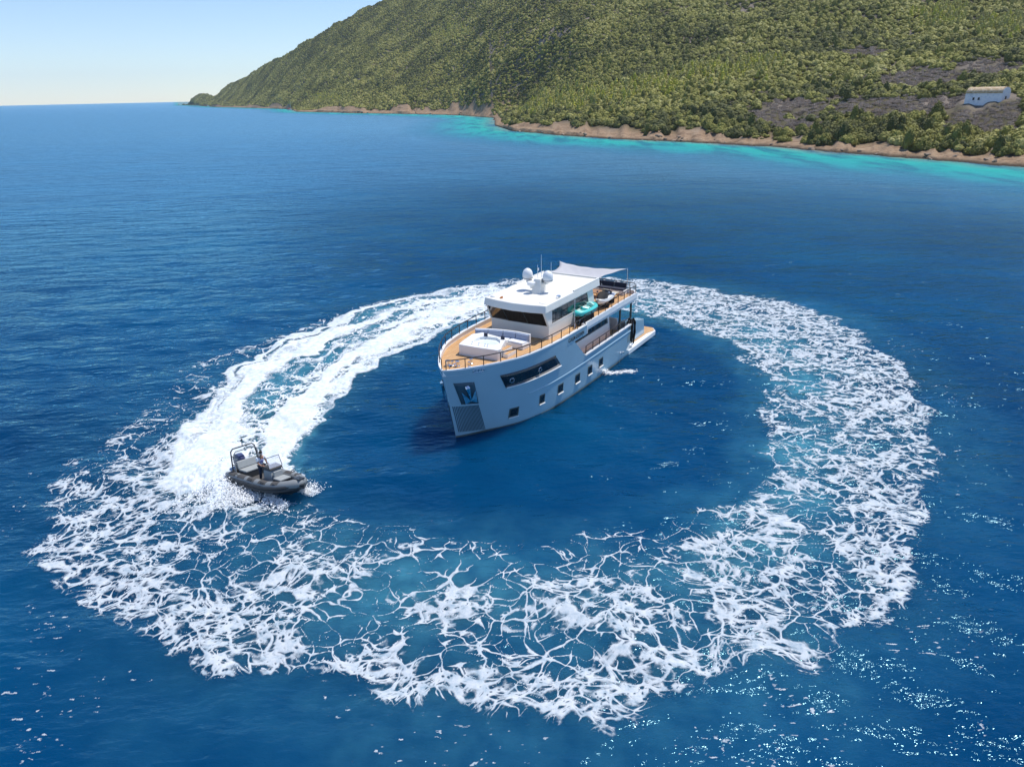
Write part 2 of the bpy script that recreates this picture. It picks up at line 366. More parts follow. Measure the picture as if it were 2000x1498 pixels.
c1 = mixc(t, sfac.outputs[0], deep.outputs[0], shg)
aern = N(t, 'ShaderNodeTexNoise', Scale=.9, Detail=4.0); t.links.new(geo.outputs['Position'], aern.inputs['Vector'])
af = math_n(t, 'MULTIPLY', at_a.outputs['Fac'], ramp(t, aern.outputs['Fac'], [(.3, .4), (.7, 1.)]).outputs[0], clamp=True)
c2 = mixc(t, af, c1, (.07, .29, .38))
t.links.new(c2, b.inputs['Base Color'])
at_r = N(t, 'ShaderNodeAttribute', attribute_name='chop'); b.inputs['Roughness'].default_value = 1.; b.inputs['Specular IOR Level'].default_value = 0.
b.subsurface_method = 'BURLEY'; b.inputs['Subsurface Weight'].default_value = 1.; b.inputs['Subsurface Radius'].default_value = (.3, 1., 1.2); b.inputs['Subsurface Scale'].default_value = 3.0
def ripple(scale, sx, sy, rot, det):
    mp = N(t, 'ShaderNodeMapping'); mp.inputs['Scale'].default_value = (sx, sy, 1); mp.inputs['Rotation'].default_value = (0, 0, rot)
    n = N(t, 'ShaderNodeTexNoise', Scale=scale, Detail=det, Roughness=.62)
    t.links.new(geo.outputs['Position'], mp.inputs['Vector']); t.links.new(mp.outputs[0], n.inputs['Vector']); return n.outputs['Fac']
r1 = ripple(.55, .42, 1., R(-14), 3.0); r2 = ripple(2.7, .5, 1., R(-8), 3.0); r3 = ripple(.16, .5, 1., R(-20), 2.0); r4 = ripple(.055, .6, 1., R(-10), 3.0)
hsum = math_n(t, 'ADD', math_n(t, 'MULTIPLY', r1, .48), math_n(t, 'ADD', math_n(t, 'MULTIPLY', r2, .12), math_n(t, 'ADD', math_n(t, 'MULTIPLY', r3, .8), math_n(t, 'MULTIPLY', r4, 1.0))))
bp = N(t, 'ShaderNodeBump', Strength=.85, Distance=1.0); t.links.new(hsum, bp.inputs['Height']); t.links.new(bp.outputs[0], b.inputs['Normal'])
gl = N(t, 'ShaderNodeBsdfGlossy'); gl.inputs['Color'].default_value = (.46, .86, 1., 1); t.links.new(at_r.outputs['Fac'], gl.inputs['Roughness']); t.links.new(bp.outputs[0], gl.inputs['Normal'])
fz = N(t, 'ShaderNodeFresnel', IOR=1.33); t.links.new(bp.outputs[0], fz.inputs['Normal'])
calm = N(t, 'ShaderNodeMapRange'); calm.inputs[2].default_value = .75; calm.inputs[3].default_value = .94; calm.inputs[4].default_value = .34; t.links.new(at_s.outputs['Fac'], calm.inputs[0])
mx = N(t, 'ShaderNodeMixShader'); t.links.new(math_n(t, 'MULTIPLY', fz.outputs[0], calm.outputs[0]), mx.inputs[0]); t.links.new(b.outputs[0], mx.inputs[1]); t.links.new(gl.outputs[0], mx.inputs[2])
t.links.new(mx.outputs[0], t.nodes['Material Output'].inputs['Surface'])

azs = np.r_[np.arange(-180, -48, 4.), np.arange(-48, 48, .4), np.arange(48, 180.1, 4.)]
rs_ = [3.0]
while rs_[-1] < 320: rs_.append(rs_[-1]*1.0105)
while rs_[-1] < 8000: rs_.append(rs_[-1]*1.03)
rs_ = np.array(rs_); A_, R_ = np.meshgrid(np.radians(azs), rs_)
X = R_*np.sin(A_); Y = R_*np.cos(A_)
Z = wave_z(X, Y)
azd = np.degrees(A_)
ca_ = np.arange(-23.3, 70, .12); cd_ = shore_d(ca_)          # true distance of each patch of water to the shore
jump = np.flatnonzero(np.abs(np.diff(cd_)) > 25); ex_a, ex_d = [], []
for j_ in jump:
    for k_ in np.linspace(0, 1, 14): ex_a.append(ca_[j_]*(1-k_)+ca_[j_+1]*k_); ex_d.append(cd_[j_]*(1-k_)+cd_[j_+1]*k_)
ca_ = np.r_[ca_, ex_a]; cd_ = np.r_[cd_, ex_d]
CP = np.stack([cd_*np.sin(np.radians(ca_)), cd_*np.cos(np.radians(ca_))], 1)
cand = np.flatnonzero(((azd > -30) & (azd < 75) & (R_ > 90) & (R_ < 4200)).ravel()); VX = np.stack([X.ravel()[cand], Y.ravel()[cand]], 1)
so = np.full(X.size, 1e4)
for i_ in range(0, len(cand), 4000):
    dd_ = VX[i_:i_+4000, None, :]-CP[None]; so[cand[i_:i_+4000]] = np.sqrt((dd_**2).sum(-1).min(1))
so = so.reshape(X.shape); past = (azd > -23.3) & (R_ > shore_d(np.clip(azd, -23.3, 80))); so = np.where(past, 0, so)
ext = np.interp(azd, [-24, -16, -8, -2, 5, 15, 25, 36, 80], [50, 55, 66, 66, 66, 66, 62, 56, 52])
shl = np.clip(1-so/ext, 0, 1)
shl = np.clip(shl+.22*(fbm(X/22, Y/22, 4, 251)-.5)*ss(0, .15, shl), 0, 1)
near = (R_ > 14) & (R_ < 130) & (np.abs(azd) < 47)
aer = np.zeros_like(X); aer[near] = FOAM.aer(X[near], Y[near])
sea = np_mesh('sea', np.stack([X, Y, Z], -1).reshape(-1, 3), grid_faces(*X.shape), 'sea_water', dict(shallow=shl, aer=aer, chop=np.interp(R_, [0, 40, 90, 200, 500, 1500], [.06, .07, .15, .31, .39, .36])))
tag(sea, kind='structure')

# ------------------------------------------------------------------ wake foam
m, t, b = nodes('foam'); m.surface_render_method = 'DITHERED'
at = N(t, 'ShaderNodeAttribute', attribute_name='foam'); geo = N(t, 'ShaderNodeNewGeometry')
fn = N(t, 'ShaderNodeTexNoise', Scale=7.0, Detail=5.0, Roughness=.7); t.links.new(geo.outputs['Position'], fn.inputs['Vector'])
a0 = math_n(t, 'ADD', at.outputs['Fac'], math_n(t, 'MULTIPLY', math_n(t, 'SUBTRACT', fn.outputs['Fac'], .5), .9))
al = N(t, 'ShaderNodeMapRange'); al.interpolation_type = 'SMOOTHSTEP'; al.inputs[1].default_value = -.28; al.inputs[2].default_value = .6
t.links.new(a0, al.inputs[0]); t.links.new(al.outputs[0], b.inputs['Alpha'])
fr_ = N(t, 'ShaderNodeAttribute', attribute_name='fresh'); fn3 = N(t, 'ShaderNodeTexNoise', Scale=2.2, Detail=6.0, Roughness=.7); t.links.new(geo.outputs['Position'], fn3.inputs['Vector'])
fo = ramp(t, fn3.outputs['Fac'], [(.30, (.26, .36, .44)), (.48, (.45, .51, .56)), (.68, (.60, .63, .66))]); fw_ = ramp(t, fn3.outputs['Fac'], [(.30, (.46, .56, .63)), (.62, (.74, .77, .79))])
t.links.new(mixc(t, fr_.outputs['Fac'], fo.outputs[0], fw_.outputs[0]), b.inputs['Base Color'])
b.inputs['Roughness'].default_value = .85; b.inputs['Specular IOR Level'].default_value = .2
bp = N(t, 'ShaderNodeBump', Strength=.5, Distance=.08); t.links.new(fn.outputs['Fac'], bp.inputs['Height']); t.links.new(bp.outputs[0], b.inputs['Normal'])
az_f = np.radians(np.arange(-44, 42, .075)); r_f = [15.5]
while r_f[-1] < 112: r_f.append(r_f[-1]*1.0018)
r_f = np.array(r_f); A_, R_ = np.meshgrid(az_f, r_f); X = R_*np.sin(A_); Y = R_*np.cos(A_)
keep = FOAM.mask(X, Y)
f = np.full(X.shape, -3., np.float32); bd = np.zeros(X.shape, np.float32)
fv, bv = FOAM(X[keep], Y[keep]); f[keep] = fv; bd[keep] = bv
Q = grid_faces(*X.shape); ff = f.ravel(); fq = ff[Q].max(1) > -.75; Q = Q[fq]
used = np.zeros(X.size, bool); used[Q.ravel()] = True; remap = np.cumsum(used)-1
xs, ys = X.ravel()[used], Y.ravel()[used]; fs, bs = ff[used], bd.ravel()[used]
zz = wave_z(xs, ys)+.018+.014*np.clip(fs+.3, 0, 1.2)
lump = fbm(xs/.8, ys/.8, 3, 301)
zz += bs*(.03+.22*np.clip(lump-.35, 0, 1))*ss(-.1, .8, fs)
zz += FOAM.spray(xs, ys)*np.clip(fs, 0, 1)*(.25+.6*np.clip(fbm(xs/.5, ys/.5, 3, 303)-.3, 0, 1))
foam = np_mesh('wake_foam', np.stack([xs, ys, zz], -1), remap[Q], 'foam', dict(foam=fs, fresh=np.clip(bs+FOAM.spray(xs, ys), 0, 1)))
tag(foam, 'white lacy wake foam ring circling the anchored yacht', 'foam', kind='stuff')

# ------------------------------------------------------------------ hillside terrain
m, t, b = nodes('hillside_ground')
ao = N(t, 'ShaderNodeAttribute', attribute_name='inland'); geo = N(t, 'ShaderNodeNewGeometry')
n1 = N(t, 'ShaderNodeTexNoise', Scale=.22, Detail=8.0, Roughness=.7); t.links.new(geo.outputs['Position'], n1.inputs['Vector'])
n2 = N(t, 'ShaderNodeTexNoise', Scale=.028, Detail=5.0, Roughness=.6); t.links.new(geo.outputs['Position'], n2.inputs['Vector'])
sep = N(t, 'ShaderNodeSeparateXYZ'); t.links.new(geo.outputs['Position'], sep.inputs[0])
sand = ramp(t, n1.outputs['Fac'], [(.30, (.14, .09, .055)), (.5, (.33, .225, .14)), (.7, (.43, .32, .21))])
lay = N(t, 'ShaderNodeTexWave', Scale=.9, Distortion=6.0, Detail=4.0); lay.bands_direction = 'Z'; t.links.new(geo.outputs['Position'], lay.inputs['Vector'])
sand2 = mixc(t, .35, sand.outputs[0], ramp(t, lay.outputs['Fac'], [(.2, (.09, .055, .034)), (.7, (.31, .215, .14))]).outputs[0])
scrub = ramp(t, n1.outputs['Fac'], [(.3, (.055, .052, .025)), (.55, (.10, .085, .045)), (.75, (.17, .13, .08))])
grey = ramp(t, n1.outputs['Fac'], [(.3, (.16, .132, .112)), (.7, (.30, .25, .215))])
inl2 = mixc(t, ramp(t, n2.outputs['Fac'], [(.45, 0.), (.6, .8)]).outputs[0], scrub.outputs[0], grey.outputs[0])
edge = math_n(t, 'ADD', ao.outputs['Fac'], math_n(t, 'MULTIPLY', math_n(t, 'SUBTRACT', n1.outputs['Fac'], .5), 22.))
ef = N(t, 'ShaderNodeMapRange'); ef.inputs[1].default_value = 14; ef.inputs[2].default_value = 30; t.links.new(edge, ef.inputs[0])
cc = mixc(t, ef.outputs[0], sand2, inl2)
wet = N(t, 'ShaderNodeMapRange'); wet.inputs[1].default_value = .15; wet.inputs[2].default_value = .75; t.links.new(sep.outputs[2], wet.inputs[0])
cc2 = mixc(t, wet.outputs[0], (.045, .036, .026), cc)
t.links.new(cc2, b.inputs['Base Color']); b.inputs['Roughness'].default_value = .95; b.inputs['Specular IOR Level'].default_value = .15
bp = N(t, 'ShaderNodeBump', Strength=.9, Distance=.8); t.links.new(n1.outputs['Fac'], bp.inputs['Height']); t.links.new(bp.outputs[0], b.inputs['Normal'])
aza = np.arange(-23.25, 78, .13); tt = np.linspace(0, 1, 170)
offs0 = -7+40*tt[:70]/tt[69]; tail = (np.linspace(0, 1, 101)[1:])**1.6
A_ = np.radians(aza)[None, :]; _d = shore_d(aza); _dm = _d.copy()
for k_ in range(1, 46):                 # grid rows follow the shore but never jump from column to column
    _dm[:-k_] = np.minimum(_dm[:-k_], _d[k_:]+k_*7.*np.clip(_d[k_:]/500, 1, 3))
D0 = _dm[None, :]; Wd = np.interp(aza, WD[:, 0], WD[:, 1])[None, :]
k_ = np.clip(D0/300, .8, 2.5)
OFF = np.concatenate([offs0[:, None]*k_, 33*k_+tail[:, None]*(1.45*Wd-33*k_)], 0)
DD = D0+OFF; X = DD*np.sin(A_); Y = DD*np.cos(A_)
Hh, off, _, _ = land_h(X, Y)
hill = np_mesh('hillside', np.stack([X, Y, Hh], -1).reshape(-1, 3), grid_faces(*X.shape), 'hillside_ground', dict(inland=off/np.clip(D0/300, .8, 2.2)))
tag(hill, kind='structure')
# ================================================================== PLANTS
def foliage(name, stops, bright=1.):
    m, t, b = nodes(name)
    at = N(t, 'ShaderNodeAttribute', attribute_name='tint', attribute_type='INSTANCER')
    oi = N(t, 'ShaderNodeObjectInfo'); geo = N(t, 'ShaderNodeNewGeometry')
    n = N(t, 'ShaderNodeTexNoise', Scale=.9, Detail=3.0); t.links.new(geo.outputs['Position'], n.inputs['Vector'])
    k = math_n(t, 'ADD', at.outputs['Fac'], math_n(t, 'MULTIPLY', math_n(t, 'SUBTRACT', n.outputs['Fac'], .5), .35), clamp=True)
    r = ramp(t, k, stops); t.links.new(r.outputs[0], b.inputs['Base Color'])
    b.inputs['Roughness'].default_value = .7; b.inputs['Specular IOR Level'].default_value = .25
    n3 = N(t, 'ShaderNodeTexNoise', Scale=2.4, Detail=4.0, Roughness=.7); t.links.new(geo.outputs['Position'], n3.inputs['Vector'])
    bp = N(t, 'ShaderNodeBump', Strength=1., Distance=.5); t.links.new(n3.outputs['Fac'], bp.inputs['Height']); t.links.new(bp.outputs[0], b.inputs['Normal'])
    return m
foliage('leaves', [(0, (.10, .105, .030)), (.35, (.26, .25, .056)), (.6, (.36, .335, .078)), (.8, (.44, .41, .15)), (1, (.52, .50, .06))])
foliage('dry_twigs', [(0, (.36, .28, .22)), (.5, (.49, .395, .315)), (1, (.60, .50, .41))])
mat('bark', (.11, .085, .06), .9, var=.3, scale=3)
def crown_mesh(name, lobes, n, leaf, seed, mt, upright=0.):
    rs = np.random.RandomState(seed); V = []; F = []
    wts = np.array([l[3]**2 for l in lobes]); wts = wts/wts.sum()
    for k in range(n):
        lx, ly, lz, lr, lh = lobes[rs.choice(len(lobes), p=wts)]
        d = rs.normal(size=3); d /= np.linalg.norm(d)
        if d[2] < -.35: d[2] *= -1
        rr = rs.uniform(.72, 1.08)
        c = np.array([lx+d[0]*lr*rr, ly+d[1]*lr*rr, lz+d[2]*lh*rr])
        nrm = d*1.0+rs.normal(size=3)*.55; nrm /= np.linalg.norm(nrm)
        u = np.cross(nrm, rs.normal(size=3)); u /= np.linalg.norm(u); w_ = np.cross(nrm, u)
        if upright: w_ = w_*(1-upright)+np.array([0, 0, 1])*upright
        a = leaf*rs.uniform(.6, 1.3); b_ = a*rs.uniform(.55, 1.0)*(1+upright)
        i = len(V)
        V += [c-u*a-w_*b_*.6, c+u*a*.8-w_*b_, c+u*a+w_*b_*.7, c-u*a*.7+w_*b_]; F.append((i, i+1, i+2, i+3))
    for lx, ly, lz, lr, lh in lobes:      # leafy body of each lobe
        i = len(V); k = 9; rings = ((.62, -.62), (.95, -.15), (.93, .3), (.62, .72)); q0 = .55 if mt == 'dry_twigs' else 1.
        for j, (q, zz) in enumerate(rings):
            for a in range(k):
                th = 2*math.pi*a/k+j*.35; e = rs.uniform(.82, 1.08)
                V.append(np.array([lx+math.cos(th)*lr*q*e*q0, ly+math.sin(th)*lr*q*e*q0, lz+zz*lh*e*q0]))
        V.append(np.array([lx, ly, lz+lh*.96*q0]))
        nr = len(rings)
        for j in range(nr-1):
            for a in range(k): F.append((i+j*k+a, i+j*k+(a+1) % k, i+(j+1)*k+(a+1) % k, i+(j+1)*k+a))
        for a in range(k): F.append((i+(nr-1)*k+a, i+(nr-1)*k+(a+1) % k, i+nr*k, i+nr*k))
    me = bpy.data.meshes.new(name)
    me.from_pydata([tuple(p) for p in V], [], [f if f[2] != f[3] else f[:3] for f in F]); me.materials.append(MATS[mt]); return me
def bush_lobes(seed, k, spread, r, h, base=.45):
    rs = np.random.RandomState(seed); L = [(0, 0, base+h*.45, r*.8, h*.62)]
    for i in range(k):
        th = 2*math.pi*(i+rs.uniform(-.3, .3))/k; q = spread*rs.uniform(.6, 1.1); s_ = rs.uniform(.45, .75)
        L.append((q*math.cos(th), q*math.sin(th), base+h*rs.uniform(.18, .42), r*s_, h*s_*.8))
    return L
# unit bushes are about 2 wide and 1.5 high; scaled on placing
KINDS = {}   # kind -> list of (crown mesh detailed, crown mesh light)
def variants(kind, lob, n, leaf, mt, nv=3, upright=0.):
    KINDS[kind] = [(crown_mesh(kind+'_crown', lob(s), n, leaf, s, mt, upright), crown_mesh(kind+'_far_crown', lob(s), max(40, n//(3 if mt == 'dry_twigs' else 5)), leaf*1.35, s+50, mt, upright)) for s in range(nv)]
variants('round_bush', lambda s: bush_lobes(s+1, 5, .45, .72, 1.15, .05), 420, .085, 'leaves')
variants('low_bush', lambda s: bush_lobes(s+11, 7, .62, .55, .75, .02), 380, .085, 'leaves')
variants('tall_bush', lambda s: bush_lobes(s+21, 4, .28, .55, 1.9, .15), 420, .085, 'leaves')
variants('pine_sapling', lambda s: [(0, 0, .5, .55, .5), (.05, 0, 1.05, .42, .5), (0, .05, 1.6, .26, .45), (0.02, 0, 2.05, .12, .3)], 330, .10, 'leaves', upright=.35)
variants('dry_scrub', lambda s: bush_lobes(s+31, 6, .6, .5, .7, 0), 520, .05, 'dry_twigs', upright=.75)
tr = MB(); tr.tube([(0, 0, -.5), (.03, .02, .25), (-.02, .05, .7)], [.09, .07, .03], 6)
for k in range(4):
    th = k*1.7; tr.tube([(.02, .02, .15+.08*k), (.25*math.cos(th), .25*math.sin(th), .5+.08*k)], [.04, .015], 5)
_tm = tr.build('trunk', 'bark'); TRUNK = _tm.data; bpy.data.objects.remove(_tm)

rs = np.random.RandomState(11)
pts = []
def scatter(az0, az1, offmax, n):
    az = rs.uniform(az0, az1, n); W = np.interp(az, WD[:, 0], WD[:, 1]); d0 = shore_d(az)
    # uniform over the slope area between shore and ridge
    om = np.where(az < -1, W*1.35, np.minimum(W*1.02, offmax)); q = rs.uniform(0, 1, n)
    d = np.sqrt(d0**2+q*((d0+om)**2-d0**2)); return az, d
GREY_PX = [(1560, 208, 110, 24), (1720, 205, 170, 24), (1860, 200, 120, 22), (1690, 100, 55, 14), (1800, 150, 110, 22), (1930, 130, 90, 25), (1500, 222, 60, 18), (1560, 240, 60, 14), (1950, 245, 60, 20)]
GREEN_PX = [(1100, 195, 60, 22), (1190, 185, 70, 24), (1290, 165, 80, 24), (1400, 140, 90, 20), (1480, 125, 50, 18), (1840, 30, 60, 25), (1960, 50, 60, 25), (1040, 215, 35, 10), (880, 60, 50, 14), (640, 190, 40, 10)]
def blob(u, v, L):
    return np.max([np.exp(-((u-a)/c)**2-((v-b_)/d)**2) for a, b_, c, d in L], 0)
HOUSE_AZ, HOUSE_D = 32.25, 322.
def make_points(az0, az1, offmax, n, smin, smax, cell):
    az, d = scatter(az0, az1, offmax, n); x = d*np.sin(np.radians(az)); y = d*np.cos(np.radians(az))
    h, off, _, _ = land_h(x, y, False); u, v = project(x, y, h+1)
    size = rs.uniform(0, 1, n)**1.25*(smax-smin)+smin
    if cell == 2.8 and az0 > -5: size = size*np.interp(d, [260, 420, 620], [1., .86, .78])
    kf = np.clip(shore_d(az)/300, .8, 2.2)
    beach = 13*kf+14*kf*ss(.42, .62, fbm(az*1.3+3, d*0, 3, 401))*np.where(az > 0, 1, .5)
    ok = (d-shore_d(az) > beach) & (off > 7) & (u > -60) & (u < 2080) & (v > -75) & (h > .8)
    g = blob(u, v, GREY_PX)+.5*(fbm(x/14, y/14, 3, 403)-.5); gr = blob(u, v, GREEN_PX)+.5*(fbm(x/14, y/14, 3, 404)-.5)
    hx, hy = HOUSE_D*math.sin(R(HOUSE_AZ)), HOUSE_D*math.cos(R(HOUSE_AZ))
    ok &= np.hypot(x-hx, y-hy) > 9.5+size*.5
    # the strip in front of the house stays low
    azd_ = np.abs(az-HOUSE_AZ); front = (azd_ < 2.2) & (d < HOUSE_D) & (d > HOUSE_D-38)
    kind = np.where(g+rs.uniform(-.3, .3, n) > .42, 4, np.where((gr+rs.uniform(-.25, .25, n) > .5) & (rs.uniform(size=n) < .45), 3, np.where(rs.uniform(size=n) < .05, 2, np.where(rs.uniform(size=n) < .45, 1, 0))))
    kind = np.where(front, 4, kind)
    tint = np.clip(.35+.55*(fbm(x/30, y/30, 3, 405)-.5)*2+rs.normal(0, .2, n), 0, .78)
    tint = np.where((gr > .45) & (kind < 3), np.clip(.62+rs.normal(0, .12, n), .3, .85), tint); tint = np.where(kind == 3, np.clip(.88+rs.normal(0, .09, n), .65, 1), tint); tint = np.where(kind == 2, tint*.5, tint)
    tint = np.where(kind == 4, rs.uniform(.2, .9, n), tint)
    size = np.where(kind == 4, 1.1+.5*size*.5, size); size = np.where(front, np.minimum(size, 1.5), size)
    # thin out by cells so that crowns stand side by side
    idx = np.flatnonzero(ok); idx = idx[np.argsort(-size[idx])]; seen = set(); out = []
    for i in idx:
        c = cell*(.55+.45*size[i]/smax); key = (int(x[i]/c), int(y[i]/c), int(c*4))
        if key in seen: continue
        seen.add(key); out.append(i)
    o = np.array(out); return np.stack([x[o], y[o], h[o], size[o], kind[o], tint[o], az[o], d[o], off[o]], 1)
P1 = make_points(-1.5, 38, 330, 42000, 1.1, 3.7, 2.8)
P2 = make_points(-1.5, 38, 900, 95000, 1.2, 2.9, 2.75); P2 = P2[P2[:, 7]-shore_d(P2[:, 6]) > 320]
P3 = make_points(-23.2, -1.2, 900, 150000, 1.25, 2.9, 2.8)
P = np.concatenate([P1, P2, P3]); P = P[P[:, 2] < 400]
u, v = project(P[:, 0], P[:, 1], P[:, 2]+1); dep = P[:, 7]
# the plants that show largest stand as things of their own
vis = (u > 3) & (u < 1997) & (v > 3)
app = np.where(vis, P[:, 3]*np.where(P[:, 4] == 4, .55, 1)/dep, 0)
order = np.argsort(-app); solo = order[:300]; rest = np.setdiff1d(np.arange(len(P)), solo)
KN = ['round_bush', 'low_bush', 'tall_bush', 'pine_sapling', 'dry_scrub']
ZU = [(1075, 'at the headland tip'), (1190, 'right of the headland'), (1310, 'left of mid shore'), (1430, 'at mid shore'), (1550, 'right of mid shore'), (1680, 'far left of the house'), (1830, 'left of the house'), (1930, 'below the house'), (9999, 'by the right edge')]
ZO = [(24, 'on the sandy rim'), (36, 'behind the rim'), (55, 'low on the slope'), (90, 'mid slope'), (9999, 'high up')]
def plant_label(kd, tint, u_, size, off_):
    where = [n_ for l_, n_ in ZO if off_ < l_][0]+' '+[n_ for l_, n_ in ZU if u_ < l_][0]
    sz = 'big ' if size > 3.2 else ('' if size > 2.5 else 'small ')
    if kd == 4: return sz+'grey dry scrub '+where, 'shrub'
    if kd == 3: return sz+'bright green young pine '+where, 'tree'
    tone = 'dark green' if tint < .28 else ('olive' if tint < .5 else 'pale')
    form = {0: 'round bush', 1: 'spreading bush', 2: 'upright juniper'}[kd]
    return sz+tone+' '+form+' '+where, 'tree' if kd == 2 else 'bush'
ORD = ['leftmost']+[n_+' leftmost' for n_ in 'second third fourth fifth sixth seventh eighth ninth tenth eleventh twelfth'.split()]
def single_out(things_):           # [(object, label, category, u)]: number off look-alikes from the left
    by = {}
    for t_ in things_: by.setdefault(t_[1], []).append(t_)
    for lb, L in by.items():
        L.sort(key=lambda t_: t_[3])
        for k, (o, _, ct, _u) in enumerate(L):
            if len(L) == 1: tag(o, lb, ct)
            else: tag(o, lb+', '+(ORD[k] if k < len(ORD) else 'further right'), ct)
            o['group'] = {'tree': 'trees on the coastal slope', 'bush': 'bushes on the coastal slope', 'shrub': 'dry shrubs on the coastal slope', 'boulder': 'boulders along the waterline'}[ct]
LST = []
for i in solo:
    x, y, h, size, kd, ti = P[i, :6]; kd = int(kd); kn = KN[kd]
    root = empty(kn, (x, y, h-.15), rs.uniform(0, 6.28)); root.scale = (size, size, size*rs.uniform(.7, .95))
    c_ = bpy.data.objects.new('crown', KINDS[kn][rs.randint(3)][0]); col.objects.link(c_); c_.parent = root; c_['tint'] = float(ti)
    t_ = bpy.data.objects.new('trunk', TRUNK); col.objects.link(t_); t_.parent = root
    lb, ct = plant_label(kd, ti, u[i], size, P[i, 8]); LST.append((root, lb, ct, u[i]))
single_out(LST)
# everything further up the slope: one mass
proto = bpy.data.collections.new('plant_prototypes'); names = []
for kn in KN:
    for a in range(3):
        o = bpy.data.objects.new('proto_%s_%d' % (kn, a), KINDS[kn][a][1]); proto.objects.link(o); names.append(o.name)
srt = sorted(names)
lut = np.array([[srt.index('proto_%s_%d' % (kn, a)) for a in range(3)] for kn in KN])
Pr = P[rest]; me = bpy.data.meshes.new('hillside_scrub')
me.vertices.add(len(Pr)); me.vertices.foreach_set('co', np.ascontiguousarray(Pr[:, :3]-[0, 0, .15], np.float32).ravel())
for an, av in (('size', Pr[:, 3]), ('spin', rs.uniform(0, 6.28, len(Pr))), ('tint', Pr[:, 5])):
    a = me.attributes.new(an, 'FLOAT', 'POINT'); a.data.foreach_set('value', av.astype(np.float32))
a = me.attributes.new('pick', 'INT', 'POINT'); a.data.foreach_set('value', lut[Pr[:, 4].astype(int), rs.randint(0, 3, len(Pr))].astype(np.int32))
so_ = bpy.data.objects.new('hillside_scrub', me); col.objects.link(so_)
g = bpy.data.node_groups.new('scrub_scatter', 'GeometryNodeTree')
g.interface.new_socket('Geometry', in_out='INPUT', socket_type='NodeSocketGeometry'); g.interface.new_socket('Geometry', in_out='OUTPUT', socket_type='NodeSocketGeometry')
gi = g.nodes.new('NodeGroupInput'); go = g.nodes.new('NodeGroupOutput')
mp_ = g.nodes.new('GeometryNodeMeshToPoints'); iop = g.nodes.new('GeometryNodeInstanceOnPoints'); ci = g.nodes.new('GeometryNodeCollectionInfo')
ci.inputs['Collection'].default_value = proto; ci.inputs['Separate Children'].default_value = True; ci.inputs['Reset Children'].default_value = True
def na(n_, ty):
    q = g.nodes.new('GeometryNodeInputNamedAttribute'); q.data_type = ty; q.inputs['Name'].default_value = n_; return q.outputs[0]
cx = g.nodes.new('ShaderNodeCombineXYZ'); g.links.new(na('spin', 'FLOAT'), cx.inputs[2])
cs = g.nodes.new('ShaderNodeCombineXYZ'); s_ = na('size', 'FLOAT')
fl = g.nodes.new('ShaderNodeMath'); fl.operation = 'MULTIPLY'; fl.inputs[1].default_value = .74; g.links.new(s_, fl.inputs[0])
for k in range(2): g.links.new(s_, cs.inputs[k])
g.links.new(fl.outputs[0], cs.inputs[2])
er = g.nodes.new('FunctionNodeEulerToRotation'); g.links.new(cx.outputs[0], er.inputs[0])
g.links.new(gi.outputs[0], mp_.inputs['Mesh']); g.links.new(mp_.outputs[0], iop.inputs['Points'])
g.links.new(ci.outputs[0], iop.inputs['Instance']); iop.inputs['Pick Instance'].default_value = True
g.links.new(na('pick', 'INT'), iop.inputs['Instance Index']); g.links.new(er.outputs[0], iop.inputs['Rotation']); g.links.new(cs.outputs[0], iop.inputs['Scale'])
g.links.new(iop.outputs[0], go.inputs[0])
md = so_.modifiers.new('scatter', 'NODES'); md.node_group = g
tag(so_, 'dense olive and grey-green scrub covering the whole hillside', 'scrub', kind='stuff')

# ------------------------------------------------------------------ boulders along the waterline
mat('shore_stone', (.27, .2, .145), .95, var=.45, scale=1.2, bump=.1)
RM = []
for s in range(4):
    bm = bmesh.new(); bmesh.ops.create_icosphere(bm, subdivisions=2, radius=1); q = np.random.RandomState(s+3)
    ax = q.normal(size=(7, 3)); ax /= np.linalg.norm(ax, axis=1)[:, None]
    for vv in bm.verts:
        p = np.array(vv.co); 
        for a in ax:
            e = p@a
            if e > .62: p = p-a*(e-.62)*.85
        vv.co = Vector(p*(1+q.uniform(-.05, .05)))
    me = bpy.data.meshes.new('boulder'); bm.to_mesh(me); bm.free(); me.materials.append(MATS['shore_stone']); RM.append(me)
BLD = []
for k in range(46):
    az = rs.uniform(.8, 34.5) if k < 38 else rs.uniform(-12, -1.5); d0 = float(shore_d(np.array([az]))[0]); of = rs.uniform(-.8, 5.5)
    x, y = (d0+of)*math.sin(R(az)), (d0+of)*math.cos(R(az)); h = float(land_h(np.array([x]), np.array([y]))[0][0])
    sc = rs.uniform(.35, 1.15)*(1 if az > 0 else 1.8)
    o = bpy.data.objects.new('boulder', RM[rs.randint(4)]); col.objects.link(o); o.location = (x, y, max(h, -.1)+sc*.2)
    o.rotation_euler = (rs.uniform(-.3, .3), rs.uniform(-.3, .3), rs.uniform(0, 6)); o.scale = (sc*rs.uniform(.9, 1.6), sc, sc*rs.uniform(.5, .8))
    ub = float(project(x, y, h)[0]); lb = ('large' if sc > .95 else ('' if sc > .6 else 'small'))+' tan boulder '+('in the water' if of < 1 else 'on the ledge')+' '+([n_ for l_, n_ in ZU if ub < l_][0] if az > 0 else 'of the far bay')
    BLD.append((o, lb.strip(), 'boulder', ub))
single_out(BLD)

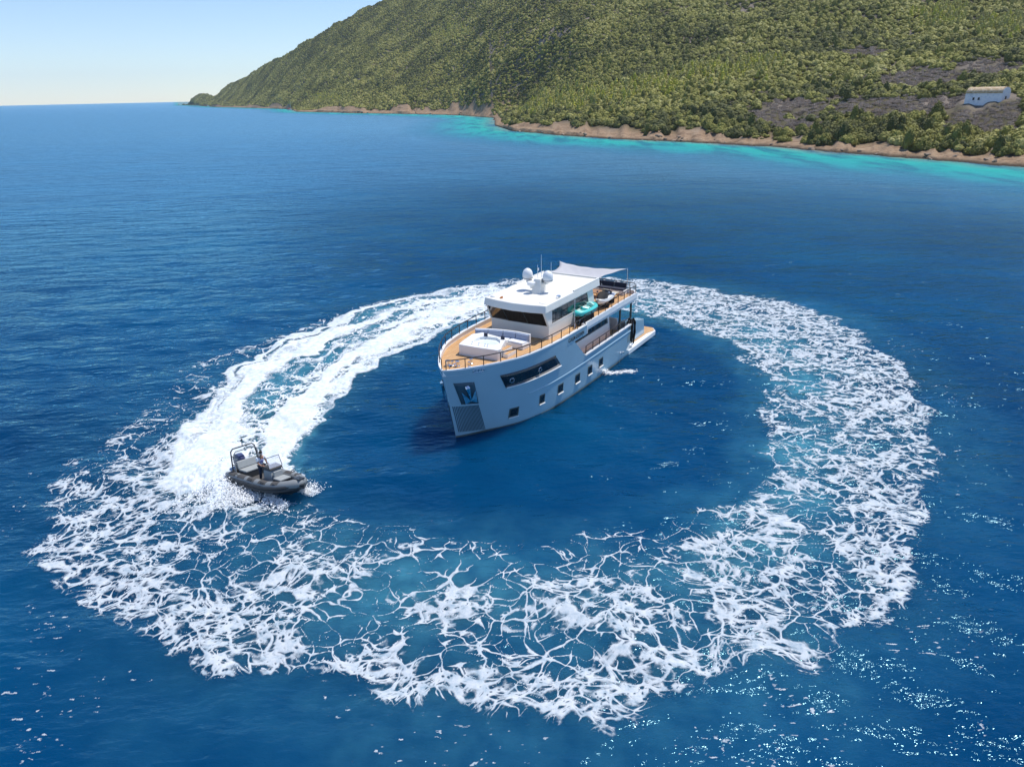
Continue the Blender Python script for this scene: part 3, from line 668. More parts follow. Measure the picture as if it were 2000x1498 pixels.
# ------------------------------------------------------------------ white barrel-roofed house on the slope
m, t, b = nodes('whitewash'); tc = N(t, 'ShaderNodeTexCoord')
n = N(t, 'ShaderNodeTexNoise', Scale=1.3, Detail=7.0, Roughness=.65); t.links.new(tc.outputs['Object'], n.inputs['Vector'])
t.links.new(ramp(t, n.outputs['Fac'], [(.28, (.36, .44, .55)), (.45, (.72, .76, .80)), (.7, (.82, .83, .82))]).outputs[0], b.inputs['Base Color']); b.inputs['Roughness'].default_value = .9
m, t, b = nodes('weathered_vault'); tc = N(t, 'ShaderNodeTexCoord')
n = N(t, 'ShaderNodeTexNoise', Scale=1.1, Detail=9.0, Roughness=.72); t.links.new(tc.outputs['Object'], n.inputs['Vector'])
t.links.new(ramp(t, n.outputs['Fac'], [(.3, (.30, .19, .10)), (.48, (.50, .37, .22)), (.66, (.66, .56, .42))]).outputs[0], b.inputs['Base Color']); b.inputs['Roughness'].default_value = .95
mat('dark_opening', (.02, .02, .025), .6)
hx, hy = HOUSE_D*math.sin(R(HOUSE_AZ)), HOUSE_D*math.cos(R(HOUSE_AZ)); hz = float(land_h(np.array([hx]), np.array([hy]), False)[0][0])
HO = tag(empty('stone_house', (hx, hy, hz-.3), R(-HOUSE_AZ-26)), 'small white stone house with weathered tan barrel roof on the slope', 'house')
L_, Wd_ = 6.2, 2.7
q = MB(); q.box(-L_, L_, -Wd_, -Wd_+.35, -1.2, 3.0); q.build('long_wall', 'whitewash', HO)
q = MB(); q.box(-L_, L_, Wd_-.35, Wd_, -1.2, 3.0); q.build('long_wall', 'whitewash', HO)
arc = [(math.cos(a)*(Wd_+.02), 3.0+math.sin(a)*1.75) for a in np.linspace(0, math.pi, 19)]
for sx in (-1, 1):
    q = MB(); n_ = len(arc); x0, x1 = sx*(L_-.36), sx*(L_+.001)
    pr = [(-Wd_, -1.2)]+[(y_, z_) for y_, z_ in arc[::-1]]+[(Wd_, -1.2)]
    q.add([(x0, y_, z_) for y_, z_ in pr]+[(x1, y_, z_) for y_, z_ in pr], [tuple(range(len(pr))), tuple(range(len(pr), 2*len(pr)))]+[(i, (i+1) % len(pr), len(pr)+(i+1) % len(pr), len(pr)+i) for i in range(len(pr))])
    q.build('gable_wall', 'whitewash', HO)
q = MB(); ro = [(math.cos(a)*(Wd_+.18), 2.95+math.sin(a)*1.95) for a in np.linspace(-.03, math.pi+.03, 22)]; ri_ = [(math.cos(a)*(Wd_+.0), 2.95+math.sin(a)*1.77) for a in np.linspace(-.03, math.pi+.03, 22)]
q.grid([[(x_, y_, z_) for y_, z_ in ro] for x_ in np.linspace(-L_+.05, L_-.05, 12)])
q.build('vault_roof', 'weathered_vault', HO, smooth=True, solid=.12)
for x_ in (-3.2, -1.4):
    q = MB(); q.box(x_-.35, x_+.35, -Wd_-.02, -Wd_+.1, .6, 1.5); wd = q.build('window', 'dark_opening', HO)
    q = MB(); q.box(x_-.45, x_+.45, -Wd_-.08, -Wd_-.021, .5, .6); q.build('sill', 'whitewash', wd)
q = MB(); q.box(L_-.02, L_+.03, -.5, .5, -.4, 1.8); q.build('door', 'dark_opening', HO)
# ================================================================== YACHT
mat('hull_paint', (.29, .44, .53), .18, var=.05, scale=.5, coat=.7, bump=.012)
mat('white_paint', (.80, .80, .79), .32, var=.03, scale=.7, coat=.3)
mat('cream_paint', (.78, .76, .70), .42, var=.03, scale=.7)
mat('boot_paint', (.05, .07, .07), .5)
mat('dark_glass', (.008, .010, .014), .04, var=.2, spec=.9)
mat('dark_metal', (.045, .036, .03), .35, metal=.3)
mat('chrome', (.75, .77, .79), .12, metal=1.)
mat('pocket_paint', (.03, .075, .11), .4)
mat('black_rubber', (.012, .012, .014), .75, bump=.01)
mat('grey_cushion', (.30, .35, .46), .85, scale=6)
mat('white_cushion', (.74, .75, .78), .8, scale=6)
mat('navy_cushion', (.03, .035, .06), .85, scale=6)
mat('awning_cloth', (.44, .44, .46), .85, var=.05, scale=3)
mat('letter_paint', (.012, .016, .028), .4)
mat('brown_wood', (.14, .06, .03), .45, var=.25, scale=4)
mat('tub_water', (.70, .77, .77), .08)
m, t, b = nodes('teak')
tc = N(t, 'ShaderNodeTexCoord'); sp = N(t, 'ShaderNodeSeparateXYZ'); t.links.new(tc.outputs['Object'], sp.inputs[0])
wv = math_n(t, 'FRACT', math_n(t, 'MULTIPLY', sp.outputs[1], 9.)); seam = ramp(t, wv, [(.0, .35), (.09, 1.), (.91, 1.), (1., .35)])
mp = N(t, 'ShaderNodeMapping'); mp.inputs['Scale'].default_value = (.8, 9., 1.); t.links.new(tc.outputs['Object'], mp.inputs['Vector'])
n = N(t, 'ShaderNodeTexNoise', Scale=1.6, Detail=5.0); t.links.new(mp.outputs[0], n.inputs['Vector'])
tk = ramp(t, n.outputs['Fac'], [(.25, (.40, .21, .085)), (.5, (.55, .32, .14)), (.75, (.66, .42, .21))])
t.links.new(mixc(t, 1., tk.outputs[0], seam.outputs[0], 'MULTIPLY'), b.inputs['Base Color']); b.inputs['Roughness'].default_value = .6
SHQ = [(0, 0), (.25, .36), (.6, .72), (1.2, 1.2), (2.0, 1.78), (2.95, 2.32), (4.33, 2.92), (5.6, 3.2), (7.34, 3.42), (9.4, 3.52), (12, 3.54), (23, 3.54)]
WLQ = [(0, 0), (.25, .2), (.7, .5), (1.56, 1.03), (2.6, 1.75), (4, 2.5), (5.5, 2.95), (7.35, 3.24), (10, 3.4), (14.2, 3.49), (23, 3.5)]
def stem(z): return -.98*z/4.8 if z > 0 else -.2*z
def hermite(q, T):
    x = np.array([a for a, b_ in T]); y = np.array([b_ for a, b_ in T]); h = np.diff(x); d = np.diff(y)/h
    mm = np.r_[d[0], [0 if d[i]*d[i+1] <= 0 else 2*d[i]*d[i+1]/(d[i]+d[i+1]) for i in range(len(d)-1)], d[-1]]
    i = int(np.clip(np.searchsorted(x, q)-1, 0, len(h)-1)); t_ = (q-x[i])/h[i]
    return (2*t_**3-3*t_*t_+1)*y[i]+(t_**3-2*t_*t_+t_)*h[i]*mm[i]+(-2*t_**3+3*t_*t_)*y[i+1]+(t_**3-t_*t_)*h[i]*mm[i+1]
def hb(s, z):                         # half breadth of the hull, s metres aft of the stem at the waterline
    q_ = max(0., s-stem(z))
    if z < 0: return float(hermite(q_, WLQ))*(1+.25*z)
    k = (z/4.8)**.95
    return float(hermite(q_, WLQ)*(1-k)+hermite(q_, SHQ)*k)
_b = ground(840+195*460/1767, 490+1400*390/1498)
YA = tag(empty('yacht', (_b[0], _b[1], 0), R(58+180)), 'grey and white three-deck motor yacht anchored inside the foam ring', 'yacht')
def yp(s, y, z): return (-s, y, z)
class YB(MB):                         # the same builder in yacht terms: s aft of the stem, y to port, z up
    def build(s, *a, **k):
        s.v = [(-p[0], p[1], p[2]) for p in s.v]; return MB.build(s, *a, **k)
UPQ = np.r_[0, np.linspace(0, 1, 46)[1:]**1.35]
def hull_rows(zs, cuts, side):        # stations: stem to s=9 alike on every row, then from cut to cut
    rows = []
    for z in zs:
        s0 = stem(z); st_ = [s0+(9.-s0)*p for p in UPQ]; a_ = 9.
        for c_, n_ in cuts(z): st_ += list(np.linspace(a_, c_, n_+1)[1:]); a_ = c_
        rows.append([(s, side*hb(s, z), z) for s in st_])
    return rows
SE = 19.4
q = YB()
zc = lambda z: 11.16-(z-2.55)/1.45*1.63
for sd in (1, -1):
    q.grid(hull_rows([-1, -.5, -.15, 0, .3, .7, 1.1, 1.6, 2.1, 2.55], lambda z: ((zc(2.55), 4), (SE, 12)), sd))
    q.grid(hull_rows([2.55, 2.9, 3.3, 3.7, 4.12], lambda z: ((zc(z), 4),), sd))
    q.grid(hull_rows([4.12, 4.35, 4.6, 4.8], lambda z: ((zc(4.12), 4), (11.2, 6)), sd))
tz = [-1, -.5, 0, .7, 1.6, 2.55]
q.grid([[(SE, hb(SE, z), z), (SE, -hb(SE, z), z)] for z in tz])
q.build('hull', 'hull_paint', YA, smooth=True, angle=50)
for sd in (1, -1):
    q = YB(); q.grid([[(s, sd*(hb(s, z)+.012), z) for s in [stem(z)+(SE-stem(z))*p for p in UPQ]] for z in (-.25, .0, .12)]); q.build('boot_stripe', 'boot_paint', YA, smooth=True, solid=.01)
    q = YB(); ss_ = list(np.linspace(4.2, 19.38, 40))
    q.grid([[(s, sd*(hb(s, z)+e), z) for s in ss_] for z, e in ((1.98, .0), (2.0, .035), (2.05, .035), (2.09, .0))]); q.build('rub_strake', 'hull_paint', YA)
    # low white cap of the forward bulwark and its inner face
    q = YB(); S_ = [-.98]+list(np.linspace(-.8, 11.22, 60))
    def prof(pr): return [[(s+(.16 if s < -.5 else 0)*0, sd*max(0., hb(s, 4.8)+o), z) for s in S_] for o, z in pr]
    q.grid(prof([(.02, 4.78), (.02, 4.86), (-.17, 4.86), (-.17, 4.78), (.02, 4.78)])); q.build('gunwale_cap', 'white_paint', YA)
    q = YB(); q.grid(prof([(-.07, 4.44), (-.12, 4.44), (-.12, 4.79), (-.07, 4.79)])); q.build('bulwark_lining', 'white_paint', YA)
    q = YB(); q.box(11.2, 11.32, sd*3.12 if sd > 0 else -3.56, 3.56 if sd > 0 else -3.12, 4.15, 4.86); q.build('bulwark_end', 'white_paint', YA, bevel=.02)
    q = YB(); q.hexa([(11.1, sd*3.36, 2.52), (SE, sd*3.36, 2.52), (SE, sd*3.58, 2.52), (11.1, sd*3.58, 2.52), (11.1, sd*3.36, 2.62), (SE, sd*3.36, 2.62), (SE, sd*3.58, 2.62), (11.1, sd*3.58, 2.62)]); q.build('main_deck_cap', 'white_paint', YA)
    q = YB(); q.box(10.2, SE, min(sd*3.38, sd*3.42), max(sd*3.38, sd*3.42), 1.9, 2.52); q.build('main_bulwark_lining', 'white_paint', YA)
# upper deck: foredeck and sun deck in one teak sheet, aft overhang with its fascia
pl = [(s, max(.02, hb(s, 4.34)-.05)) for s in np.linspace(-.82, 11.2, 40)]+[(11.25, 3.22), (20.9, 3.22), (21.5, 2.8)]
poly = pl+[(s, -y) for s, y in pl[::-1]]
q = YB(); q.prism(poly, 4.36, 4.5); q.build('upper_deck', 'teak', YA)
q = YB(); ed = [(11.25, 3.3), (20.95, 3.3), (21.65, 2.85), (21.65, -2.85), (20.95, -3.3), (11.25, -3.3)]; inn = [(11.25, 3.16), (20.9, 3.16), (21.52, 2.76), (21.52, -2.76), (20.9, -3.16), (11.25, -3.16)]
eb = [(s, y*.985) for s, y in ed]
q.grid([[(s, y, 4.20) for s, y in eb], [(s, y, 4.42) for s, y in ed], [(s, y, 4.80) for s, y in ed], [(s, y, 4.80) for s, y in inn], [(s, y, 4.4) for s, y in inn]]); q.build('deck_fascia', 'white_paint', YA, solid=.02)
q = YB(); q.prism([(10.6, 3.2), (20.9, 3.2), (21.5, 2.75), (21.5, -2.75), (20.9, -3.2), (10.6, -3.2)], 4.22, 4.35); q.build('deck_ceiling', 'white_paint', YA)
q = YB(); q.prism([(9.2, 3.4), (19.6, 3.4), (19.6, -3.4), (9.2, -3.4)], 1.8, 1.95); q.build('main_deck', 'teak', YA)
# main deck saloon with its window band
for sd in (1, -1):
    q = YB(); q.hexa([(9.6, sd*2.45, 1.95), (17.5, sd*2.45, 1.95), (17.5, sd*2.6, 1.95), (9.6, sd*2.6, 1.95), (9.6, sd*2.45, 4.22), (17.0, sd*2.45, 4.22), (17.0, sd*2.6, 4.22), (9.6, sd*2.6, 4.22)])
    q.build('saloon_wall', 'white_paint', YA)
    q = YB(); q.hexa([(10.1, sd*2.602, 3.26), (16.9, sd*2.602, 3.26), (16.9, sd*2.63, 3.26), (10.1, sd*2.63, 3.26), (10.1, sd*2.602, 4.02), (16.6, sd*2.602, 4.02), (16.6, sd*2.63, 4.02), (10.1, sd*2.63, 4.02)])
    band = q.build('window_band', 'boot_paint', YA)
    for k in range(6):
        s0 = 10.25+k*1.09; q = YB(); q.box(s0, s0+.93, min(sd*2.632, sd*2.65), max(sd*2.632, sd*2.65), 3.36, 3.72 if k else 3.56); q.build('pane', 'dark_glass', band)
q = YB(); q.box(17.3, 17.42, -2.44, 2.44, 1.95, 4.2); q.build('saloon_door_glass', 'dark_glass', YA)
for sd in (1, -1):
    for s_ in (18.1, 20.3):
        q = YB(); q.box(s_-.08, s_+.08, sd*3.1-.06, sd*3.1+.06, 1.9 if s_ < 19 else 2.0, 4.2); q.build('deck_pillar', 'boot_paint', YA)
q = YB(); q.box(18.6, 19.3, -1.6, 1.6, 1.95, 2.4); q.build('cockpit_bench', 'white_paint', YA, bevel=.04)
q = YB(); q.box(19.2, 19.36, -2.4, 2.4, 1.95, 2.95); q.build('cockpit_coaming', 'white_paint', YA, bevel=.04)
# stern: side blocks, stairs and bathing platform
for sd in (1, -1):
    q = YB(); ys = sd*np.array([2.35, 3.02]); 
    q.hexa([(19.4, ys[0], .4), (23.9, ys[0], .4), (23.9, ys[1], .4), (19.4, ys[1], .4), (19.4, ys[0], 2.75), (23.55, ys[0], 1.85), (23.55, ys[1], 1.85), (19.4, ys[1], 2.75)])
    q.build('stern_wing', 'hull_paint', YA, bevel=.05)
    for k in range(6):
        q = YB(); q.box(19.45+k*.42, 19.9+k*.42, min(sd*1.4, sd*2.33), max(sd*1.4, sd*2.33), .45, 1.95-k*.24); q.build('stair_step', 'teak' if k % 2 else 'white_paint', YA)
q = YB(); q.box(19.41, 21.0, -1.38, 1.38, .45, 1.9); q.build('garage_door', 'hull_paint', YA, bevel=.06)
pf = [(19.15, 3.56), (25.1, 3.56), (25.75, 3.1), (25.85, 0), (25.75, -3.1), (25.1, -3.56), (19.15, -3.56)]
q = YB(); q.prism(pf, .02, .44); q.build('bathing_platform', 'white_paint', YA, bevel=.05)
q = YB(); q.prism([(21.2, 3.12), (24.0, 3.2), (25.05, 3.45), (25.65, 3.05), (25.76, 0), (25.65, -3.05), (25.05, -3.45), (24.0, -3.2), (21.2, -3.12), (21.2, 0)], .443, .475); q.build('platform_teak', 'teak', YA)
for sd in (1, -1):
    for s_ in (19.75, 20.25):
        q = YB(); q.tube([(s_, sd*3.3, .44), (s_, sd*3.3, .55), (s_+.25, sd*3.3, .58), (s_+.25, sd*3.3, .44)], .03, 6); q.build('cleat', 'chrome', YA)

# hull openings
def on_hull(s, z, off=.02, sd=1): return (s, sd*(hb(s, z)+off), z)
def patch(c4, off, nu=10, nv=4, sd=1):   # quad TL, TR, BR, BL in (s, z) laid on the hull
    TL, TR, BR, BL = [np.array(p, float) for p in c4]; rows = []
    for j in range(nv+1):
        v_ = j/nv; rows.append([on_hull(*((TL*(1-v_)+BL*v_)*(1-u_)+(TR*(1-v_)+BR*v_)*u_), off, sd) for u_ in np.linspace(0, 1, nu+1)])
    return rows
PORTS = [(2.95, 1.26, .55), (5.36, 1.46, .44), (7.4, 1.5, .58), (9.78, 1.44, .58), (11.73, 1.42, .56), (13.57, 1.44, .56)]
for sd in (1, -1):
    q = YB(); q.grid(patch([(1.93, 3.93), (6.76, 3.93), (7.52, 3.03), (2.42, 2.97)], .035, 14, 4, sd)); wd = q.build('hull_window', 'dark_glass', YA, smooth=True, solid=.02)
    q = YB(); q.grid([[on_hull(s, z, o, sd) for s in np.linspace(2.45, 7.55, 14)] for z, o in ((2.99, .03), (2.97, .09), (2.92, .09), (2.90, .02))]); q.build('window_sill', 'white_paint', wd)
    for s_, z_ in ((2.75, 3.4), (5.1, 3.45)):
        ring = [(s_+.14*math.cos(a), sd*(hb(s_+.14*math.cos(a), z_)+.055), z_+.14*math.sin(a)) for a in np.linspace(0, 2*math.pi, 17)[:-1]]
        q = YB(); q.tube(ring, .022, 5, closed=True); q.build('opening_port_ring', 'chrome', wd)
    for s_, z_, w_ in PORTS:
        q = YB(); q.grid(patch([(s_-.05, z_+.05), (s_+w_+.05, z_+.05), (s_+w_+.05, z_-.6), (s_-.05, z_-.6)], .022, 3, 3, sd)); wd = q.build('porthole', 'boot_paint', YA, solid=.012)
        q = YB(); q.grid(patch([(s_+.04, z_-.03), (s_+w_-.04, z_-.03), (s_+w_-.04, z_-.51), (s_+.04, z_-.51)], .036, 2, 2, sd)); q.build('pane', 'dark_glass', wd, solid=.01)
        q = YB(); q.grid([[on_hull(s, z, o, sd) for s in (s_-.06, s_+w_+.06)] for z, o in ((z_-.60, .02), (z_-.61, .10), (z_-.66, .10), (z_-.68, .02))]); q.build('sill', 'white_paint', wd)
    # anchor pocket, anchor and grille
    PK = [(-.52, 3.95), (.52, 3.82), (.98, 2.22), (.02, 2.38)]
    q = YB(); q.grid(patch(PK, .012, 6, 6, sd)); pk = q.build('anchor_pocket', 'pocket_paint', YA, smooth=True, solid=.01)
    ctr = np.array(on_hull(.32, 3.0, .06, sd)); q = YB()
    tx = np.array(on_hull(.55, 3.0, .06, sd))-np.array(on_hull(.05, 3.0, .06, sd)); tx /= np.linalg.norm(tx)
    ups = np.array([-.2, -sd*.10, 1.]); ups /= np.linalg.norm(ups); nn = np.cross(tx, ups); nn /= np.linalg.norm(nn)
    if nn[1]*sd < 0: nn = -nn
    A_pt = lambda a, b_, c_: tuple(ctr+tx*a+ups*b_+nn*c_)
    q.tube([A_pt(0, .62, .02), A_pt(.0, .5, .08), A_pt(0, .1, .1), A_pt(0, -.42, .1)], [.13, .17, .10, .05], 10)
    an = q.build('anchor_shank', 'chrome', pk, smooth=True)
    for e in (-1, 1):
        q = YB(); q.hexa([A_pt(0, -.42, .05), A_pt(e*.38, -.58, .05), A_pt(e*.38, -.58, .1), A_pt(0, -.42, .1), A_pt(e*.06, -.30, .05), A_pt(e*.45, .30, .05), A_pt(e*.45, .30, .09), A_pt(e*.06, -.30, .12)]); q.build('anchor_fluke', 'chrome', pk)
    for k in range(19):
        f_ = k/18; q = YB()
        tp = np.array([-.36, 2.30])*(1-f_)+np.array([.96, 2.12])*f_; bt = np.array([.1, .40])*(1-f_)+np.array([1.62, .16])*f_
        q.tube([on_hull(*(tp*(1-v_)+bt*v_), .012, sd) for v_ in np.linspace(0, 1, 7)], .026, 5); q.build('bow_grille_bar', 'pocket_paint', YA)
    q = YB(); ring = [on_hull(.64+.28*np.sign(math.cos(a))*abs(math.cos(a))**.5, 4.58+.10*np.sign(math.sin(a))*abs(math.sin(a))**.5, .03, sd) for a in np.linspace(0, 2*math.pi, 25)[:-1]]
    q.tube(ring, .03, 6, closed=True); hz_ = q.build('fairlead_frame', 'chrome', YA, smooth=True)
    for k in range(3):
        q = YB(); q.tube([on_hull(.46+.18*k, 4.51, .03, sd), on_hull(.46+.18*k, 4.65, .03, sd)], .03, 6); q.build('roller', 'chrome', hz_)
    q = YB(); ring2 = [on_hull(17.4+.5*k, .75-.1*k, .03, sd) for k in range(2)]
    for p in ring2: q.tube([p, (p[0], p[1]+sd*.12, p[2])], .09, 8)
    q.build('exhaust_outlet', 'chrome', YA)
# name on the bulwark
def text_mesh(body, size):
    cu = bpy.data.curves.new('letters', 'FONT'); cu.body = body; cu.size = size; cu.extrude = .006; cu.offset = .003; cu.space_character = 1.12; cu.align_x = 'LEFT'
    o = bpy.data.objects.new('letters', cu); col.objects.link(o); dg = bpy.context.evaluated_depsgraph_get()
    me = bpy.data.meshes.new_from_object(o.evaluated_get(dg)); bpy.data.objects.remove(o); return me
for sd in (1, -1):
    me = text_mesh('CALM DOWN', .42); w_ = max(v.co.x for v in me.vertices); k = 2.3/w_
    for v in me.vertices:
        x_, y_, e = v.co.x*k, v.co.y*.98, v.co.z
        s = (8.44+x_) if sd > 0 else (10.74-x_); s = s if sd > 0 else s
        v.co = (-s, sd*(hb(s, 4.45)+.034+e), 4.30+y_)
    me.materials.append(MATS['letter_paint']); o = bpy.data.objects.new('name_lettering', me); col.objects.link(o); o.parent = YA

# railings
def rail(path, ztop, zbase, name='rail', posts=None, step=1.12, r=.032, mid=()):
    q = YB(); q.tube([(s, y, ztop) for s, y in path], r, 6); rl = q.build(name, 'dark_metal', YA, smooth=True)
    for zm in mid:
        q = YB(); q.tube([(s, y, zm) for s, y in path], .009, 4); q.build('rail_wire', 'dark_metal', rl)
    P_ = [np.array(p) for p in path]; d = [0]
    for a, b_ in zip(P_, P_[1:]): d.append(d[-1]+np.linalg.norm(b_-a))
    n_ = max(1, round(d[-1]/step))
    for k in range(n_+1):
        x_ = d[-1]*k/n_; s = np.interp(x_, d, [p[0] for p in P_]); y = np.interp(x_, d, [p[1] for p in P_])
        q = YB(); q.tube([(s, y, zbase), (s, y, ztop)], .03, 5); q.build('rail_post', 'dark_metal', rl)
fore = [(s, max(0., hb(s, 4.8)-.08)) for s in np.r_[-.82, np.linspace(-.6, 11.1, 36)]]
rail(fore, 5.45, 4.85, 'foredeck_rail'); rail([(s, -y) for s, y in fore], 5.45, 4.85, 'foredeck_rail')
aft = [(11.45, 3.23), (20.9, 3.23), (21.4, 2.9), (21.56, 2.4)]
rail(aft, 5.42, 4.8, 'sundeck_rail', mid=(5.0, 5.2)); rail([(s, -y) for s, y in aft], 5.42, 4.8, 'sundeck_rail', mid=(5.0, 5.2))
rail([(21.58, y) for y in np.linspace(-2.4, 2.4, 6)], 5.42, 4.8, 'stern_rail', mid=(5.0, 5.2))
for sd in (1, -1): rail([(s, sd*3.47) for s in np.linspace(11.3, 19.3, 9)], 3.2, 2.62, 'main_deck_rail', mid=(2.8, 3.0))

# wheelhouse
def wall_quad(name, p4, th, m_, parent, bevel=0.):
    q = YB(); a, b_, c, d = [Vector(p) for p in p4]; n_ = (b_-a).cross(d-a).normalized()*th
    q.hexa([a-n_, b_-n_, b_+n_, a+n_, d-n_, c-n_, c+n_, d+n_]); return q.build(name, m_, parent, bevel=bevel)
WH = [(7.9, 2.3), (7.78, .8), (7.78, -.8), (7.9, -2.3), (14.9, -2.3), (14.9, 2.3)]
q = YB(); q.prism(WH, 4.5, 5.45); wh = q.build('wheelhouse', 'cream_paint', YA, bevel=.02)
q = YB(); q.prism([(8.05, 2.15), (8.05, -2.15), (14.6, -2.15), (14.6, 2.15)], 5.45, 5.52); q.build('wheelhouse_floor', 'boot_paint', wh)
q = YB(); q.box(8.1, 8.9, -1.9, 1.9, 5.4, 5.85); q.build('helm_console', 'brown_wood', wh, bevel=.05)
fb = [(7.9, 2.28), (7.78, .8), (7.78, -.8), (7.9, -2.28)]; ft = [(7.32, 2.24), (6.98, .8), (6.98, -.8), (7.32, -2.24)]
for i in range(3):
    a, b_, c, d = (*fb[i], 5.45), (*fb[i+1], 5.45), (*ft[i+1], 6.5), (*ft[i], 6.5)
    wall_quad('front_window', (a, b_, c, d), .015, 'dark_glass', wh)
for i in range(4):
    q = YB(); q.tube([(*fb[i], 5.44), (*ft[i], 6.5)], .085 if i in (0, 3) else .022, 6); q.build('front_pillar', 'cream_paint' if i in (0, 3) else 'boot_paint', wh)
for sd in (1, -1):
    y = sd*2.28
    wall_quad('corner_panel', ((7.92, y, 5.45), (8.35, y, 5.45), (8.35, y, 6.5), (7.36, y, 6.5)), .03, 'cream_paint', wh)
    for k in range(5):
        s0 = 8.38+k*1.13; s1 = s0+1.09; lean = .0 if k < 4 else -.38
        wd = wall_quad('side_window', ((s0, y, 5.52), (s1, y, 5.52), (s1+lean, y, 6.42), (s0, y, 6.42)), .012, 'dark_glass', wh)
        wall_quad('window_frame', ((s1, y, 5.5), (s1+.04, y, 5.5), (s1+.04+lean, y, 6.44), (s1+lean, y, 6.44)), .02, 'boot_paint', wd)
    wall_quad('window_ledge', ((8.35, y, 5.43), (14.3, y, 5.43), (14.3, y, 5.52), (8.35, y, 5.52)), .03, 'cream_paint', wh)
    wall_quad('window_header', ((8.35, y, 6.42), (14.0, y, 6.42), (14.0, y, 6.52), (8.35, y, 6.52)), .03, 'cream_paint', wh)
    wall_quad('aft_pillar', ((14.05, y, 5.45), (14.95, y, 5.45), (14.55, y, 6.52), (13.65, y, 6.52)), .05, 'cream_paint', wh)
q = YB(); q.box(14.5, 14.58, -2.24, 2.24, 5.45, 6.5); q.build('aft_window', 'dark_glass', wh)
rf = [(7.2, 2.45), (6.95, 1.3), (6.82, 0), (6.95, -1.3), (7.2, -2.45), (15.6, -2.45), (15.6, 2.45)]
rt_ = [(7.3, 2.40), (7.05, 1.28), (6.93, 0), (7.05, -1.28), (7.3, -2.40), (15.6, -2.40), (15.6, 2.40)]
q = YB(); q.prism(rf, 6.5, 7.02, rt_); roof = q.build('roof', 'cream_paint', wh, bevel=.05)
for sd in (1, -1):
    q = YB(); q.box(11.4, 15.55, min(sd*2.28, sd*2.40), max(sd*2.28, sd*2.40), 7.0, 7.12); q.build('roof_coaming', 'cream_paint', roof, bevel=.02)
q = YB(); q.hexa([(9.55, -.02, 7.0), (10.7, .05, 7.0), (10.7, .55, 7.0), (9.7, .62, 7.0), (9.9, .02, 8.0), (10.75, .05, 8.0), (10.75, .5, 8.0), (9.95, .5, 8.0)]); mast = q.build('radar_mast', 'cream_paint', roof, bevel=.03)
for y_ in (-.78, .85):
    q = YB(); q.box(10.15, 10.65, min(.27, y_), max(.27, y_), 7.62, 7.74); q.build('mast_arm', 'cream_paint', mast, bevel=.02)
    q = YB(); q.lathe([(.18, 0), (.29, .05), (.35, .12), (.37, .40), (.35, .53), (.29, .67), (.19, .77), (.09, .825), (.005, .84)], 24, (10.4, y_, 7.74)); dm = q.build('satellite_dome', 'white_paint', mast, smooth=True)
    q = YB(); q.lathe([(.35, 0), (.368, .0), (.37, .03), (.35, .03)], 24, (10.4, y_, 7.88)); q.build('dome_seam', 'boot_paint', dm)
q = YB(); q.lathe([(.12, 0), (.12, .12), (.28, .14), (.30, .18), (.30, .33), (.25, .38), (.01, .39)], 20, (9.75, -.1, 7.45)); q.build('radar_drum', 'white_paint', mast, smooth=True)
q = YB(); q.box(9.75, 10.3, -.2, .1, 7.35, 7.45); q.build('radar_bracket', 'cream_paint', mast)
for s_, y_, z0, z1, nm in ((10.5, .28, 8.0, 9.6, 'whip_antenna'), (10.7, .95, 7.7, 9.1, 'whip_antenna'), (10.5, -.02, 7.7, 8.85, 'flag_staff')):
    q = YB(); q.tube([(s_, y_, z0), (s_, y_, z1)], [.022, .012], 5); q.build(nm, 'white_paint', mast)
mat('flag_red', (.5, .02, .03), .8); mat('flag_cloth', (.7, .7, .74), .8)
q = YB(); q.grid([[(10.5+.05*k+.02*math.sin(k*2), -.02+.03*math.sin(k*1.4), z) for k in range(5)] for z in (8.42, 8.62)]); q.build('pennant', 'flag_cloth', mast, solid=.006)
q = YB(); q.box(9.3, 9.6, 2.08, 2.3, 7.02, 7.2); q.build('vent_box', 'chrome', roof, bevel=.02)
q = YB(); q.lathe([(.16, 0), (.18, .05), (.14, .1), (.01, .12)], 14, (7.65, -1.95, 7.02)); q.build('roof_vent', 'white_paint', roof, smooth=True)
mat('orange_plastic', (.7, .25, .06), .5)
q = YB(); q.tube([(7.5, -1.3, 7.04), (7.6, -1.15, 7.12), (7.72, -1.2, 7.06)], [.05, .07, .04], 6); q.build('search_light', 'orange_plastic', roof, smooth=True)
q = YB(); q.lathe([(.28, 0), (.28, .03), (.02, .035)], 16, (7.95, 1.85, 7.02)); q.build('roof_hatch', 'cream_paint', roof)
q = YB(); q.tube([(10.45, 2.95, 4.5), (10.45, 2.95, 6.75)], .025, 6); q.build('deck_light_pole', 'white_paint', YA)
# awning over the sun deck
rows = []
for i in range(15):
    a = i/14; rr = []
    for j in range(17):
        c_ = j/16*2-1; pinch = (1-c_*c_)
        s_ = 15.6+a*3.75-.55*pinch*a*a; y_ = c_*(2.2+.78*a)*(1-.16*math.sin(a*math.pi)); z_ = 7.04+.02*a-.30*math.sin(a*math.pi)*(.4+.6*pinch)-.10*pinch*a+.02*math.sin(j*1.7+i)
        rr.append((s_, y_, z_))
    rows.append(rr)
q = YB(); q.grid(rows); aw = q.build('awning', 'awning_cloth', YA, smooth=True, solid=.012)
for sd in (1, -1):
    q = YB(); q.tube([(19.6, sd*3.1, 4.75), (19.45, sd*3.02, 7.1)], .028, 6); q.build('awning_pole', 'chrome', YA)
q = YB(); q.tube([(15.55, -2.2, 7.07), (15.55, 2.2, 7.07)], .07, 8); q.build('awning_roller', 'cream_paint', YA, smooth=True)

